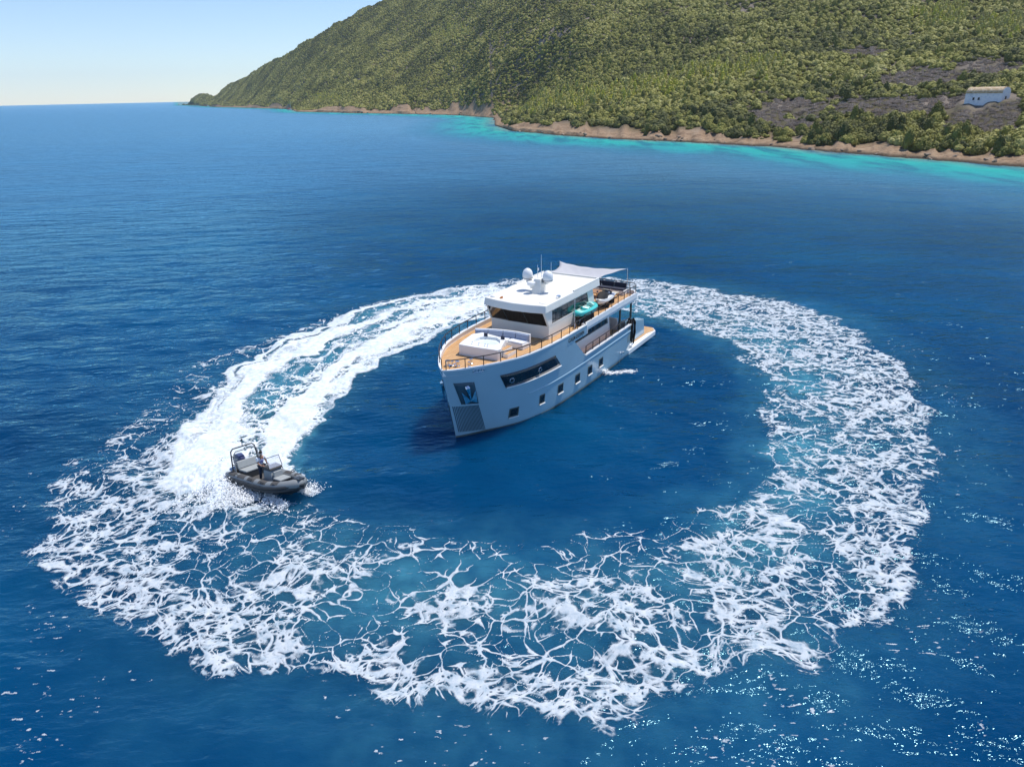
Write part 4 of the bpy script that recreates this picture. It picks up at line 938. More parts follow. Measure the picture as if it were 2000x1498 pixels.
# foredeck tub and sofa
TUB = [(2.58, -1.33), (2.62, 0), (2.78, 1.48), (3.05, 1.56), (3.4, 1.38), (4.35, 1.0), (4.95, .75), (5.35, -1.35), (4.7, -1.75), (3.2, -1.5)]
HOLE = [(3.35, -.55), (3.3, .1), (3.55, .75), (4.05, .85), (4.55, .55), (4.85, .1), (4.75, -.6), (4.4, -.95), (4.0, -1.0), (3.6, -.9)]
q = YB(); n_ = 10
q.add([(s, y, 4.5) for s, y in TUB]+[(s, y, 5.2) for s, y in TUB]+[(s, y, 5.2) for s, y in HOLE]+[(s*.92+.32, y*.9, 4.72) for s, y in HOLE],
      [(i, (i+1) % n_, n_+(i+1) % n_, n_+i) for i in range(n_)]+[(n_+i, n_+(i+1) % n_, 2*n_+(i+1) % n_, 2*n_+i) for i in range(n_)]+[(2*n_+i, 2*n_+(i+1) % n_, 3*n_+(i+1) % n_, 3*n_+i) for i in range(n_)]+[tuple(range(3*n_, 4*n_))])
tub = q.build('hot_tub', 'white_paint', YA, bevel=.03)
q = YB(); q.prism([(s*.97+.12, y*.96) for s, y in HOLE], 4.95, 5.04); q.build('tub_water', 'tub_water', tub)
for s_, y_ in ((3.0, -.6), (3.0, -.1), (3.05, .35), (3.05, .55)):
    q = YB(); q.tube([(s_, y_, 5.2), (s_, y_, 5.33), (s_+.1, y_, 5.34)], .025, 6); q.build('tap', 'chrome', tub)
for y_ in (-.7, .62):
    q = YB(); q.box(4.72, 4.8, y_-.14, y_+.14, 5.18, 5.42); q.build('head_rest', 'navy_cushion', tub, bevel=.03)
for k, (s0, s1, y0, y1, z1) in enumerate(((3.45, 4.5, 1.42, 1.78, 4.72), (3.5, 4.5, 1.15, 1.5, 4.95))):
    q = YB(); q.box(s0, s1, y0, y1, 4.5+.001*k, z1); st_ = q.build('tub_step', 'white_paint', tub, bevel=.01)
    q = YB(); q.box(s0+.03, s1-.03, y0+.02, y1-.02, z1+.002, z1+.025); q.build('step_teak', 'teak', st_)
arcp = [(5.32, -1.95), (5.72, -1.15), (6.0, -.1), (6.1, .85), (6.02, 1.9)]
def along(t_):
    x_ = np.linspace(0, 1, 5); return np.array([np.interp(t_, x_, [p[0] for p in arcp]), np.interp(t_, x_, [p[1] for p in arcp])])
def arc_strip(t0, t1, d0, d1, z0, z1, n_=10, lean=0.):
    q = YB(); A0 = []; 
    ts = np.linspace(t0, t1, n_)
    def off(t_, d): 
        p = along(t_); tg = along(min(1, t_+.02))-along(max(0, t_-.02)); tg /= np.linalg.norm(tg); nr = np.array([-tg[1], tg[0]]); 
        if nr[0] > 0: nr = -nr
        return p+nr*d
    ring = [[(*off(t_, d0), z0), (*off(t_, d1), z0), (*off(t_, d1-lean), z1), (*off(t_, d0-lean), z1), (*off(t_, d0), z0)] for t_ in ts]
    q.grid(ring); k = len(q.v)-5; q.f += [(0, 1, 2, 3), (k, k+1, k+2, k+3)]; return q
sofa = arc_strip(0, 1, -.16, 0, 4.5, 5.36).build('sofa_back', 'white_paint', YA, bevel=.02)
arc_strip(0.0, 1, .005, .78, 4.5, 4.84).build('sofa_base', 'white_paint', sofa, bevel=.02)
for k in range(4): arc_strip(.012+k*.247, .247+k*.247, .02, .16, 4.92, 5.31, 6, .03).build('back_cushion', 'grey_cushion', sofa, bevel=.03)
for k in range(3): arc_strip(.012+k*.33, .325+k*.33, .05, .74, 4.845, 4.94, 7).build('seat_cushion', 'white_cushion', sofa, bevel=.03)
# windlasses and bow gear
for s_, y_, r_ in ((.55, -.75, .16), (.75, -.15, .13), (.62, -.45, .09), (1.5, .35, .11), (1.0, .55, .08)):
    q = YB(); q.lathe([(r_*1.2, 0), (r_*1.2, .06), (r_*.6, .1), (r_*.6, .24), (r_, .28), (r_, .36), (.01, .38)], 14, (s_, y_, 4.5)); q.build('windlass', 'chrome', YA, smooth=True)
q = YB(); q.tube([(.2, -.35, 4.53), (.5, -.6, 4.55), (1.1, -.5, 4.53)], .03, 6); q.build('anchor_chain', 'chrome', YA)

# ------------------------------------------------------------------ things carried on the sun deck
def on_yacht(name, s, y, z, rz):
    o = empty(name); M_ = Matrix.Translation(YA.location) @ Matrix.Rotation(R(238), 4, 'Z') @ Matrix.Translation((-s, y, z)) @ Matrix.Rotation(rz, 4, 'Z'); o.matrix_world = M_; return o
# turquoise towable sofa on a dark rack
mat('turquoise_vinyl', (.06, .52, .50), .35, var=.12, scale=2.5); mat('mint_vinyl', (.45, .78, .72), .4, var=.08, scale=3); mat('deep_teal', (.01, .22, .22), .45)
IT = tag(on_yacht('inflatable_towable', 13.0, 2.52, 4.5, 0), 'turquoise and mint inflatable water toy beside the port rail of the sun deck', 'inflatable')
rr = [(1.3*math.cos(a)*(1+.06*math.cos(2*a)), .52*math.sin(a), .86) for a in np.linspace(0, 2*math.pi, 25)[:-1]]
q = MB(); q.tube(rr, .2, 10, closed=True); q.build('outer_tube', 'turquoise_vinyl', IT, smooth=True)
q = MB(); q.prism([(x*.9, y*.95) for x, y, z in rr], .72, .92); q.build('floor', 'mint_vinyl', IT)
q = MB(); q.tube([(-.75, -.35, .98), (-.85, 0, 1.06), (-.75, .35, .98)], [.12, .17, .12], 8); q.build('back_rest', 'mint_vinyl', IT, smooth=True)
q = MB(); q.tube([(.2, -.3, .95), (.35, 0, 1.02), (.2, .3, .95)], [.1, .14, .1], 8); q.build('knee_roll', 'turquoise_vinyl', IT, smooth=True)
for y_ in (-.4, .4):
    q = MB(); q.tube([(-.2, y_, 1.02), (0, y_, 1.1), (.2, y_, 1.02)], .02, 5); q.build('grab_handle', 'black_rubber', IT)
BX = tag(on_yacht('gear_rack', 12.9, 2.5, 4.5, 0), 'dark covered gear rack under the turquoise inflatable', 'rack')
q = MB(); q.box(-1.0, 1.0, -.36, .36, .02, .6); q.build('cover', 'black_rubber', BX, bevel=.08)
for x_ in (-.9, .9):
    q = MB(); q.tube([(x_, -.4, 0), (x_*.75, -.4, .66), (x_*.75, .4, .66), (x_, .4, 0)], .022, 5); q.build('rack_hoop', 'chrome', BX)
BK = tag(on_yacht('folded_bicycle', 11.35, 2.72, 4.5, 0), 'dark folded bicycle leaning by the rail forward of the inflatable', 'bicycle')
for x_ in (-.32, .3):
    ring = [(x_+.27*math.cos(a), 0.02, .29+.27*math.sin(a)) for a in np.linspace(0, 2*math.pi, 19)[:-1]]
    q = MB(); q.tube(ring, .03, 6, closed=True); wl_ = q.build('wheel', 'black_rubber', BK, smooth=True)
    for k in range(6):
        a = k*math.pi/6; q = MB(); q.tube([(x_-.25*math.cos(a), .02, .29-.25*math.sin(a)), (x_+.25*math.cos(a), .02, .29+.25*math.sin(a))], .006, 4); q.build('spoke', 'chrome', wl_)
q = MB(); q.tube([(-.32, .02, .29), (-.05, .02, .62), (.3, .02, .29)], .022, 6); q.tube([(-.05, .02, .62), (.22, .02, .6), (.3, .02, .29)], .02, 6); q.build('frame', 'dark_metal', BK)
q = MB(); q.tube([(.22, -.2, .78), (.22, .02, .8), (.22, .24, .78)], .016, 6); q.tube([(.22, .02, .8), (.22, .02, .58)], .016, 6); q.build('handlebar', 'dark_metal', BK)
q = MB(); q.box(-.18, .06, -.06, .1, .7, .76); q.build('saddle', 'black_rubber', BK, bevel=.02)
# jet ski
JS = tag(on_yacht('jet_ski', 17.35, 2.05, 4.72, R(8)), 'black and white jet ski under a dark cover on the sun deck', 'jet ski')
def loft(q, secs):   # secs: list of (x, [(y,z)...]) closed sections
    n_ = len(secs[0][1]); k = len(q.v)
    q.add([(x_, y, z) for x_, pr in secs for y, z in pr], [(i*n_+j, i*n_+(j+1) % n_, (i+1)*n_+(j+1) % n_, (i+1)*n_+j) for i in range(len(secs)-1) for j in range(n_)]+[tuple(range(n_)), tuple(range((len(secs)-1)*n_, len(secs)*n_))]); return q
sec = lambda w_, z0, z1: [(0, z0), (w_*.75, z0+.12), (w_, z0+.3), (w_*.92, z1), (w_*.4, z1+.05), (-w_*.4, z1+.05), (-w_*.92, z1), (-w_, z0+.3), (-w_*.75, z0+.12)]
q = MB(); loft(q, [(-1.5, sec(.5, .05, .42)), (-.6, sec(.56, 0, .45)), (.5, sec(.54, .02, .5)), (1.1, sec(.40, .1, .56)), (1.5, sec(.2, .24, .60)), (1.68, sec(.06, .36, .60))]); q.build('hull', 'white_paint', JS, smooth=True, angle=30)
sec2 = lambda w_, z0, z1: [(w_, z0), (w_*.85, z1*.6+z0*.4), (w_*.45, z1), (-w_*.45, z1), (-w_*.85, z1*.6+z0*.4), (-w_, z0)]
q = MB(); loft(q, [(-1.35, sec2(.25, .44, .62)), (-.8, sec2(.27, .46, .80)), (-.1, sec2(.27, .48, .78)), (.15, sec2(.34, .5, .9)), (.6, sec2(.42, .5, 1.0)), (1.1, sec2(.34, .5, .82)), (1.45, sec2(.12, .56, .66))]); q.build('seat_and_cowl', 'black_rubber', JS, smooth=True, angle=30)
q = MB(); q.tube([(.25, -.38, 1.08), (.35, -.1, 1.1), (.35, .1, 1.1), (.25, .38, 1.08)], .03, 6); q.tube([(.35, 0, 1.1), (.55, 0, .92)], .05, 6); q.build('handlebar', 'boot_paint', JS)
for y_ in (-.46, .46):
    q = MB(); q.box(.3, .42, y_-.07, y_+.07, .86, .97); q.build('mirror', 'grey_cushion', JS, bevel=.02)
q = MB(); loft(q, [(-1.45, sec2(.46, .43, .47)), (-.7, sec2(.52, .44, .49))]); q.build('stern_mat', 'grey_cushion', JS)
CR_ = tag(on_yacht('jet_ski_cradle', 17.35, 2.05, 4.5, R(8)), 'low dark cradle carrying the jet ski', 'cradle')
for x_ in (-.9, .6):
    q = MB(); q.box(x_-.08, x_+.08, -.55, .55, 0, .2); q.box(x_-.08, x_+.08, -.55, -.42, .2, .34); q.box(x_-.08, x_+.08, .42, .55, .2, .34); q.build('chock', 'black_rubber', CR_, bevel=.01)
# stern sofa, loungers, table
SF = tag(on_yacht('stern_sofa', 21.0, 0, 4.5, 0), 'navy cushioned bench along the stern rail of the sun deck', 'sofa')
q = MB(); q.box(-.4, .4, -2.3, 2.3, 0, .38); q.build('base', 'white_paint', SF, bevel=.02)
for k in range(4):
    q = MB(); q.box(-.38, .38, -2.25+k*1.13, -1.16+k*1.13, .385, .52); q.build('seat_cushion', 'navy_cushion', SF, bevel=.04)
    q = MB(); q.box(-.40, -.24, -2.25+k*1.13, -1.16+k*1.13, .53, .9); q.build('back_cushion', 'navy_cushion', SF, bevel=.04)
mat('beige_cloth', (.52, .46, .36), .85, scale=5); mat('chair_wood', (.36, .19, .08), .5, var=.2, scale=5)
def lounger(s, y, rz, lb):
    o = tag(on_yacht('lounge_chair', s, y, 4.5, rz), lb, 'chair', 'lounge chairs on the sun deck')
    q = MB(); q.box(-.6, .6, -.32, .32, .26, .32); q.build('seat_frame', 'chair_wood', o)
    q = MB(); q.box(-.55, .6, -.29, .29, .322, .43); q.build('seat_cushion', 'beige_cloth', o, bevel=.03)
    q = MB(); q.hexa([(-.6, -.3, .32), (-.5, -.3, .32), (-.5, .3, .32), (-.6, .3, .32), (-1.0, -.3, .95), (-.9, -.3, .95), (-.9, .3, .95), (-1.0, .3, .95)]); q.build('back_rest', 'beige_cloth', o, bevel=.03)
    for x_ in (-.5, .5):
        for y_ in (-.28, .28):
            q = MB(); q.box(x_-.03, x_+.03, y_-.03, y_+.03, 0, .26); q.build('leg', 'chair_wood', o)
lounger(19.5, 1.75, R(170), 'beige wooden lounge chair behind the jet ski'); lounger(17.6, -.3, R(160), 'beige wooden lounge chair on the inner side of the jet ski')
TB = tag(on_yacht('deck_table', 19.3, .2, 4.5, 0), 'low wooden table in front of the stern sofa', 'table')
q = MB(); q.box(-.5, .5, -.6, .6, .4, .46); q.build('table_top', 'chair_wood', TB, bevel=.01)
for x_ in (-.42, .42):
    for y_ in (-.5, .5):
        q = MB(); q.box(x_-.03, x_+.03, y_-.03, y_+.03, 0, .4); q.build('leg', 'chair_wood', TB)
# black mooring lines hung over the stern quarter
RP = tag(on_yacht('mooring_lines', 19.95, 3.3, .5, 0), 'bundle of black mooring lines hanging at the port stern quarter', 'ropes')
rg = np.random.RandomState(4)
for k in range(34):
    a = rg.uniform(0, 6.28); r_ = rg.uniform(.04, .34); x_, y_ = r_*1.3*math.cos(a), r_*math.sin(a)*.8; zt = rg.uniform(2.1, 2.4); zb = rg.uniform(.15, .7)
    q = MB(); q.tube([(x_*.6, y_*.6, zt-.25), (x_*.7, y_*.8, zt), (x_*1.2, y_*1.2+.05, zt-.3), (x_*1.25+rg.normal(0, .03), y_*1.2+.06, (zt+zb)/2), (x_*.9+rg.normal(0, .05), y_+.03, zb)], .05, 5); q.build('rope', 'black_rubber', RP, smooth=True)
q = MB(); q.tube([(-.35, -.2, 2.3), (.35, .0, 2.25)], .04, 6); q.build('hanging_bar', 'chrome', RP)
q = MB(); q.tube([(-.35, -.2, 2.3), (-.35, -.25, 0.02)], .03, 6); q.build('hanging_post', 'chrome', RP)
# ================================================================== TENDER
mat('tube_grey', (.21, .225, .23), .55, var=.06, scale=3); mat('tube_dark', (.03, .034, .038), .6); mat('hull_dark', (.03, .033, .038), .35)
mat('console_grey', (.27, .30, .31), .45); mat('pad_grey', (.30, .32, .32), .75, scale=5); mat('grip_dark', (.075, .072, .070), .85, scale=8)
mat('engine_blue', (.045, .05, .12), .25, coat=.5); m, t, b = nodes('clear_screen'); b.inputs['Base Color'].default_value = (.75, .78, .88, 1); b.inputs['Alpha'].default_value = .28; b.inputs['Roughness'].default_value = .05
RB = empty('tender_boat'); tag(RB, 'grey rigid inflatable tender with arch speeding at the head of the wake', 'boat')
RIBM = Matrix.Translation((-13.45, 34.35, .22)) @ Matrix.Rotation(R(-35), 4, 'Z') @ Matrix.Rotation(R(-5.0), 4, 'Y') @ Matrix.Rotation(R(-7), 4, 'X'); RB.matrix_world = RIBM
# deep-V hull
def vsec(w_, zk, zc, zt): return [(0, zk), (w_, zc), (w_*1.02, zt), (-w_*1.02, zt), (-w_, zc)]
q = MB(); loft(q, [(-2.45, vsec(.78, -.35, -.05, .25)), (-.8, vsec(.8, -.38, -.04, .25)), (.8, vsec(.76, -.36, .02, .3)), (1.7, vsec(.55, -.2, .15, .42)), (2.3, vsec(.26, .08, .32, .55)), (2.62, vsec(.05, .38, .5, .62))]); q.build('hull', 'hull_dark', RB, smooth=True, angle=25)
side = [(-2.75, .86, .36), (-2.3, .86, .36), (-1.2, .86, .36), (0, .86, .37), (.9, .83, .40), (1.6, .68, .47), (2.15, .46, .56), (2.5, .2, .64), (2.58, 0, .66)]
full = side+[(x_, -y_, z_) for x_, y_, z_ in side[-2::-1]]
rad = [.10, .24, .25, .25, .25, .25, .25, .25, .25]; rad = rad+rad[-2::-1]
q = MB(); q.tube(full, rad, 16); tb = q.build('inflatable_tube', 'tube_grey', RB, smooth=True, angle=60)
strake = [(x_, y_+(.245*np.sign(y_) if abs(y_) > .3 else .245*y_/.3), z_-.05) for x_, y_, z_ in full]
strake[len(side)-1] = (2.83, 0, .6); 
q = MB(); q.tube(strake[1:-1], .085, 8); q.build('rub_strake', 'tube_dark', tb, smooth=True)
q = MB(); q.tube([(p[0], p[1], p[2]-.15) for p in strake[1:-1]], .09, 8); q.build('lower_strake', 'tube_dark', tb, smooth=True)
def tube_patch(x0, x1, sd):   # dark walk-on grip on top of the tube
    q = MB(); rows = []
    for a in np.linspace(R(30), R(130), 7):
        rr_ = []
        for x_ in np.linspace(x0, x1, 7):
            yc = np.interp(x_, [p[0] for p in side], [p[1] for p in side]); zc_ = np.interp(x_, [p[0] for p in side], [p[2] for p in side])
            rr_.append((x_, sd*(yc+math.cos(a)*.256), zc_+math.sin(a)*.256))
        rows.append(rr_)
    q.grid(rows); return q.build('grip_pad', 'grip_dark', tb, smooth=True)
for sd in (1, -1):
    for x0, x1 in ((-2.25, -1.7), (-1.45, -.85), (-.6, .0), (.35, .95), (1.3, 1.75)): tube_patch(x0, x1, sd)
    for x_ in (-1.55, -.3, .7, 1.5):
        yc = np.interp(x_, [p[0] for p in side], [p[1] for p in side])
        q = MB(); q.tube([(x_-.13, sd*(yc+.15), .62), (x_, sd*(yc+.2), .66), (x_+.13, sd*(yc+.15), .62)], .028, 6); q.build('grab_handle', 'grip_dark', tb)
q = MB(); q.prism([(-2.3, .68), (1.2, .66), (1.75, .5), (2.1, .25), (2.1, -.25), (1.75, -.5), (1.2, -.66), (-2.3, -.68)], .2, .26); q.build('floor', 'grip_dark', RB)
q = MB(); q.prism([(1.55, .5), (2.2, .3), (2.35, 0), (2.2, -.3), (1.55, -.5)], .26, .55); q.build('bow_locker', 'tube_dark', RB, bevel=.03)
q = MB(); q.box(2.3, 2.75, -.2, .2, .86, .93); q.tube([(2.6, 0, .93), (2.72, 0, .75), (2.78, 0, .45)], .07, 6); q.build('bow_roller', 'hull_dark', RB, bevel=.01)
q = MB(); q.hexa([(.05, -.42, .26), (.75, -.36, .26), (.75, .36, .26), (.05, .42, .26), (.05, -.42, 1.02), (.6, -.38, 1.02), (.6, .38, 1.02), (.05, .42, 1.02)]); co = q.build('console', 'console_grey', RB, bevel=.05)
q = MB(); q.hexa([(-.05, -.44, 1.02), (.66, -.42, 1.02), (.66, .42, 1.02), (-.05, .44, 1.02), (.1, -.42, 1.22), (.66, -.4, 1.16), (.66, .4, 1.16), (.1, .42, 1.22)]); q.build('dash', 'grip_dark', co, bevel=.04)
q = MB(); q.box(.70, .80, -.28, .28, .6, .98); q.build('console_back_pad', 'pad_grey', co, bevel=.03)
q = MB(); q.box(.74, 1.35, -.36, .36, .26, .56); se = q.build('front_seat', 'tube_dark', RB, bevel=.03)
q = MB(); q.box(.76, 1.38, -.36, .36, .565, .66); q.build('seat_pad', 'pad_grey', se, bevel=.03)
fr = [(.62, -.42, 1.14), (.40, -.40, 1.72), (.40, .40, 1.72), (.62, .42, 1.14)]
q = MB(); q.tube(fr, .02, 6); sc_ = q.build('screen_frame', 'hull_dark', co)
q = MB(); q.add([(.61, -.4, 1.15), (.61, .4, 1.15), (.405, .39, 1.71), (.405, -.39, 1.71)], [(0, 1, 2, 3)]); q.build('windscreen', 'clear_screen', sc_, solid=.008)
ring = [(-.14+.0*math.cos(a), .17*math.cos(a), 1.05+.17*math.sin(a)) for a in np.linspace(0, 2*math.pi, 17)[:-1]]
q = MB(); q.tube(ring, .018, 5, closed=True); q.tube([(-.14, 0, 1.05), (.02, 0, 1.02)], .03, 5); q.tube([(-.14, -.16, 1.05), (-.14, .16, 1.05)], .014, 5); q.build('steering_wheel', 'hull_dark', co)
q = MB(); q.box(-2.0, -1.3, -.6, .6, .26, .6); bn = q.build('stern_bench', 'tube_dark', RB, bevel=.03)
q = MB(); q.box(-1.98, -1.28, -.58, .58, .605, .70); q.build('bench_pad', 'pad_grey', bn, bevel=.03)
q = MB(); q.hexa([(-2.02, -.62, .72), (-1.9, -.62, .72), (-1.9, .62, .72), (-2.02, .62, .72), (-2.14, -.62, 1.12), (-2.02, -.62, 1.12), (-2.02, .62, 1.12), (-2.14, .62, 1.12)]); q.build('bench_back', 'pad_grey', bn, bevel=.04)
for y_ in (-.55, .55):
    q = MB(); q.tube([(-1.95, y_, .6), (-2.08, y_, 1.0)], .02, 5); q.build('back_stay', 'chrome', bn)
arch = [(-2.1, -.84, .58), (-2.2, -.80, 1.3), (-2.28, -.76, 1.70), (-2.28, -.62, 1.84), (-2.28, .62, 1.84), (-2.28, .76, 1.70), (-2.2, .80, 1.3), (-2.1, .84, .58)]
q = MB(); q.tube(arch, .038, 8); ar = q.build('arch', 'tube_dark', RB, smooth=True)
q = MB(); q.tube([(x_+.22, y_*.96, z_*(.93 if z_ > 1 else 1)) for x_, y_, z_ in arch], .03, 8); q.build('inner_hoop', 'tube_grey', ar, smooth=True)
for y_ in (-.78, .78):
    q = MB(); q.tube([(-2.24, y_, 1.5), (-2.0, y_*.97, 1.42)], .025, 6); q.tube([(-2.18, y_*1.03, 1.0), (-1.96, y_, .98)], .025, 6); q.build('arch_brace', 'tube_dark', ar)
q = MB(); q.tube([(-2.28, .0, 1.84), (-2.28, .0, 2.2)], [.03, .018], 6); q.lathe([(.04, 0), (.05, .06), (.01, .1)], 8, (-2.28, 0, 2.18)); q.build('light_staff', 'hull_dark', ar)
q = MB(); q.box(-2.62, -2.3, -.6, .6, .1, .55); q.build('transom', 'hull_dark', RB, bevel=.03)
es = lambda w_, z0, z1: [(w_, z0), (w_, z1*.7+z0*.3), (w_*.7, z1), (-w_*.7, z1), (-w_, z1*.7+z0*.3), (-w_, z0)]
q = MB(); loft(q, [(-3.12, es(.14, .82, 1.1)), (-2.98, es(.22, .74, 1.26)), (-2.7, es(.25, .72, 1.32)), (-2.45, es(.22, .74, 1.24)), (-2.34, es(.15, .8, 1.1))]); og = q.build('outboard_cowl', 'engine_blue', RB, smooth=True, angle=30)
q = MB(); loft(q, [(-2.95, es(.17, .1, .74)), (-2.5, es(.18, .1, .74))]); q.tube([(-2.75, 0, .2), (-2.78, 0, -.5)], [.12, .07], 8); q.tube([(-3.0, 0, -.48), (-2.5, 0, -.46)], [.05, .07], 8); q.build('outboard_leg', 'hull_dark', og)
q = MB(); q.box(-2.95, -2.5, .20, .262, .98, 1.1); q.box(-2.95, -2.5, -.262, -.20, .98, 1.1); q.build('cowl_badge', 'pad_grey', og)

# ------------------------------------------------------------------ helmsman
mat('skin', (.36, .19, .12), .6); mat('hair', (.02, .015, .012), .7); mat('shirt', (.74, .75, .78), .85, scale=6); mat('vest', (.24, .26, .50), .8, scale=6); mat('trousers', (.02, .03, .055), .85, scale=6); mat('shoe', (.3, .3, .3), .7)
def skin(name, pts_, edges, m_, parent, sub=2):
    me = bpy.data.meshes.new(name); me.from_pydata([p[:3] for p in pts_], edges, []); me.materials.append(MATS[m_])
    o = bpy.data.objects.new(name, me); col.objects.link(o); o.parent = parent
    sm = o.modifiers.new('skin', 'SKIN'); sm.use_smooth_shade = True
    for i, p in enumerate(pts_):
        r_ = p[3]; me.skin_vertices[0].data[i].radius = r_ if hasattr(r_, '__len__') else (r_, r_)
    me.skin_vertices[0].data[0].use_root = True
    sb = o.modifiers.new('sub', 'SUBSURF'); sb.levels = sub; sb.render_levels = sub
    return o
PE = empty('person'); PE.matrix_world = RIBM @ Matrix.Translation((-.42, -.12, .26)) @ Matrix.Rotation(R(7), 4, 'X') @ Matrix.Rotation(R(5), 4, 'Y')
tag(PE, 'person in white shirt, blue vest and dark trousers standing at the tender console', 'person')
# joints: x forward, y to the left, z up from the floor
pelvis = (0, 0, .92); J = [(*pelvis, (.14, .115)), (.01, 0, 1.06, (.125, .10)), (.04, 0, 1.24, (.15, .11)), (.07, 0, 1.40, (.13, .09)), (.09, 0, 1.48, (.055, .055)), (.11, 0, 1.55, (.05, .055)), (.13, 0, 1.63, (.076, .092)), (.13, 0, 1.72, (.07, .085)),
    (.06, .19, 1.40, .06), (.10, .24, 1.14, .046), (.30, .20, 1.0, .036), (.40, .17, 1.02, .03), (.06, -.19, 1.40, .06), (.10, -.25, 1.14, .046), (.30, -.19, 1.02, .036), (.40, -.14, 1.04, .03),
    (.0, .10, .86, .095), (.03, .13, .48, .06), (-.02, .14, .09, .042), (.10, .15, .04, .038), (.0, -.10, .86, .095), (.04, -.14, .48, .06), (-.01, -.16, .09, .042), (.11, -.17, .04, .038)]
Eg = [(0, 1), (1, 2), (2, 3), (3, 4), (4, 5), (5, 6), (6, 7), (3, 8), (8, 9), (9, 10), (10, 11), (3, 12), (12, 13), (13, 14), (14, 15), (0, 16), (16, 17), (17, 18), (18, 19), (0, 20), (20, 21), (21, 22), (22, 23)]
# fingers and thumbs closing on the wheel rim
for hand, sd in ((11, 1), (15, -1)):
    hx_, hy_, hz_ = J[hand][:3]
    for f_ in range(4):
        i = len(J); dy = (f_-1.5)*.021; L3 = (.036, .04, .04, .032)[f_]
        J += [(hx_+.03, hy_+dy, hz_+.01, .0095), (hx_+.03+L3, hy_+dy, hz_+.0, .009), (hx_+.035+L3, hy_+dy, hz_-.035, .0085)]
        Eg += [(hand, i), (i, i+1), (i+1, i+2)]
    i = len(J); J += [(hx_-.005, hy_-sd*.035, hz_-.01, .011), (hx_+.035, hy_-sd*.045, hz_-.03, .009)]; Eg += [(hand, i), (i, i+1)]
skin('body', J, Eg, 'skin', PE)
skin('trousers', [(0, 0, .96, (.155, .13)), (0, .10, .86, .115), (.03, .13, .48, .083), (-.02, .14, .12, .07), (0, -.10, .86, .115), (.04, -.14, .48, .083), (-.01, -.16, .12, .07)], [(0, 1), (1, 2), (2, 3), (0, 4), (4, 5), (5, 6)], 'trousers', PE)
skin('shirt', [(0, 0, .95, (.15, .125)), (.01, 0, 1.08, (.145, .12)), (.04, 0, 1.25, (.17, .13)), (.07, 0, 1.41, (.145, .10)), (.06, .20, 1.40, .078), (.085, .245, 1.22, .066), (.06, -.20, 1.40, .078), (.085, -.25, 1.22, .066)], [(0, 1), (1, 2), (2, 3), (3, 4), (4, 5), (3, 6), (6, 7)], 'shirt', PE)
skin('vest', [(.02, 0, 1.04, (.155, .135)), (.045, 0, 1.24, (.178, .142)), (.07, 0, 1.38, (.14, .115))], [(0, 1), (1, 2)], 'vest', PE)
q = MB(); q.lathe([(.088, 0), (.096, .05), (.09, .10), (.065, .14), (.01, .155)], 14, (.125, 0, 1.665)); q.build('cap', 'hair', PE, smooth=True)
q = MB(); q.lathe([(.094, 0), (.100, .0), (.100, .022), (.094, .022)], 14, (.125, 0, 1.67)); q.build('cap_band', 'shirt', PE)
for sd in (1, -1):
    q = MB(); q.lathe([(.004, -.012), (.013, -.006), (.013, .006), (.004, .012)], 8, (.213, sd*.034, 1.655)); q.build('eye', 'hair', PE)
    q = MB(); q.tube([(.12, sd*.082, 1.63), (.125, sd*.09, 1.665)], .016, 6); q.build('ear', 'skin', PE)
    q = MB(); q.box(-.06 if sd > 0 else -.05, .17, sd*.15-.045, sd*.15+.045, 0, .08); q.build('shoe', 'shoe', PE, bevel=.03)
q = MB(); q.hexa([(.205, -.014, 1.61), (.235, -.01, 1.615), (.235, .01, 1.615), (.205, .014, 1.61), (.205, -.008, 1.66), (.212, -.005, 1.66), (.212, .005, 1.66), (.205, .008, 1.66)]); q.build('nose', 'skin', PE, bevel=.004)
q = MB(); q.tube([(.205, -.025, 1.588), (.212, 0, 1.586), (.205, .025, 1.588)], .006, 5); q.build('mouth', 'vest', PE)

# ------------------------------------------------------------------ spray thrown up by the tender
rg = np.random.RandomState(9); V = []; F = []
octa = np.array([(1, 0, 0), (-1, 0, 0), (0, 1, 0), (0, -1, 0), (0, 0, 1), (0, 0, -1)], float); of_ = [(0, 2, 4), (2, 1, 4), (1, 3, 4), (3, 0, 4), (2, 0, 5), (1, 2, 5), (3, 1, 5), (0, 3, 5)]
hd = np.array([math.cos(R(-35)), math.sin(R(-35))]); pt = np.array([-hd[1], hd[0]])
for k in range(7000):
    r_ = rg.uniform()
    if r_ < .62:   # starboard quarter fan
        a = rg.uniform(-2.9, .4); lat = -(.95+abs(rg.normal(0, .75))*(1.0-.28*a)); z = abs(rg.normal(0, .22))*(.6+.3*max(0, -a))
    elif r_ < .74: a = rg.uniform(.6, 2.4); lat = -(.6+abs(rg.normal(0, .4))); z = abs(rg.normal(0, .12))
    elif r_ < .9: a = rg.uniform(1.0, 2.7); lat = .5+abs(rg.normal(0, .45)); z = abs(rg.normal(0, .16))
    else: a = rg.uniform(-5.5, -2.6); lat = rg.normal(0, 1.0); z = abs(rg.normal(0, .16))
    p = np.array([-13.45, 34.35])+hd*a+pt*lat; s_ = rg.uniform(.008, .035)*(1 if rg.uniform() < .9 else 1.5)
    i = len(V); V += list(octa*s_*[1.3, 1.3, 1]+[p[0], p[1], z]); F += [tuple(x_+i for x_ in f_) for f_ in of_]
mat('spray_white', (.9, .92, .93), .6)
q = MB(); q.v = [tuple(x_) for x_ in V]; q.f = F; sp_ = q.build('water_spray', 'spray_white', recalc=False); tag(sp_, 'white droplets of spray flung out around the speeding tender', 'spray', kind='stuff')
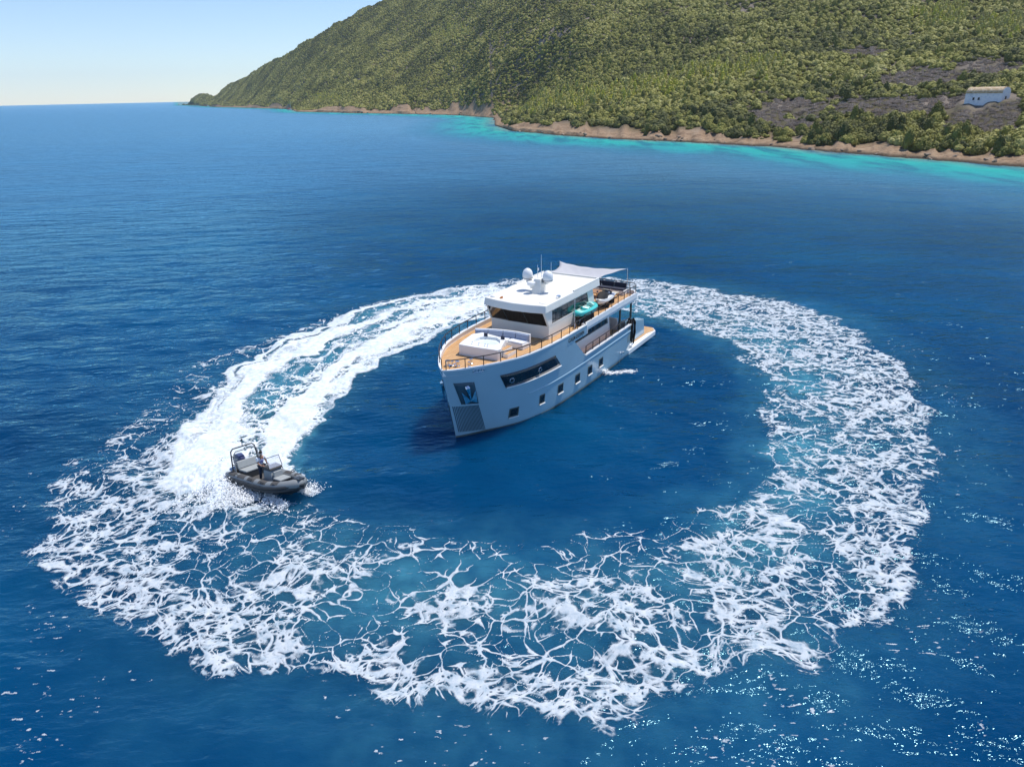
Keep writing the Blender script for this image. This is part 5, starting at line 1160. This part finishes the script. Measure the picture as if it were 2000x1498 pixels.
# bilge water splashing down beside the yacht
Mi = Matrix.Translation(YA.location) @ Matrix.Rotation(R(238), 4, 'Z'); V = []; F = []
for k in range(1500):
    a = rg.uniform(0, 1); c_ = Mi @ Vector((-(14.3+a*1.6+rg.normal(0, .15)), 3.5+a*1.9+rg.normal(0, .12)*(1+a), abs(rg.normal(0, .05))+.45*max(0, 1-a*4)*rg.uniform(0, 1)))
    s_ = rg.uniform(.01, .04); i = len(V); V += list(octa*s_*[1.6, 1.6, .6]+np.array(c_)); F += [tuple(x_+i for x_ in f_) for f_ in of_]
q = MB(); q.v = [tuple(x_) for x_ in V]; q.f = F; sp_ = q.build('discharge_splash', 'spray_white', recalc=False); tag(sp_, 'white splash of discharge water beside the yacht hull', 'splash', kind='stuff')

# ================================================================== SAILING BOAT AT THE FAR SHORE
g = ground(569, 215.5); SB = tag(empty('sailing_boat', (g[0], g[1]-6, 0), R(20)), 'tiny moored sailing boat with bare mast and red cover by the far point', 'boat')
sc6 = lambda w_, z: [(0, -.3), (w_*.8, 0), (w_, z), (-w_, z), (-w_*.8, 0)]
mat('red_cover', (.5, .03, .05), .7)
q = MB(); loft(q, [(-5, sc6(1.2, 1.0)), (-2, sc6(1.7, 1.0)), (1.5, sc6(1.5, 1.15)), (4, sc6(.7, 1.3)), (5.4, sc6(.05, 1.45))]); q.build('hull', 'white_paint', SB, smooth=True)
q = MB(); q.box(-2, 2, -.8, .8, 1.0, 1.6); q.build('cabin', 'white_paint', SB, bevel=.1)
q = MB(); q.tube([(1, 0, 1.2), (1, 0, 14.5)], [.14, .09], 6); q.build('mast', 'white_paint', SB)
q = MB(); q.tube([(1, 0, 2.6), (-3.5, 0, 2.5)], [.09, .07], 6); bm_ = q.build('boom', 'white_paint', SB)
q = MB(); q.hexa([(-4.5, -1.3, 2.6), (-.5, -1.3, 2.6), (-.5, 1.3, 2.6), (-4.5, 1.3, 2.6), (-4.4, -.8, 3.3), (-.6, -.8, 3.3), (-.6, .8, 3.3), (-4.4, .8, 3.3)]); q.build('cockpit_cover', 'red_cover', SB, bevel=.1)

# ================================================================== HAZE
m = bpy.data.materials.new('haze_air'); m.use_nodes = True; t = m.node_tree; t.nodes.clear(); out = t.nodes.new('ShaderNodeOutputMaterial'); pv = t.nodes.new('ShaderNodeVolumePrincipled')
pv.inputs['Color'].default_value = (.80, .92, 1., 1); pv.inputs['Density'].default_value = 5e-5; pv.inputs['Anisotropy'].default_value = .2
t.links.new(pv.outputs[0], out.inputs['Volume']); MATS['haze_air'] = m
q = MB(); q.box(-8300, 8300, -8300, 8300, -6, 300); hzb = q.build('haze', 'haze_air'); tag(hzb, 'thin sea haze softening the far hillside', 'haze', kind='stuff'); hzb.display_type = 'WIRE'
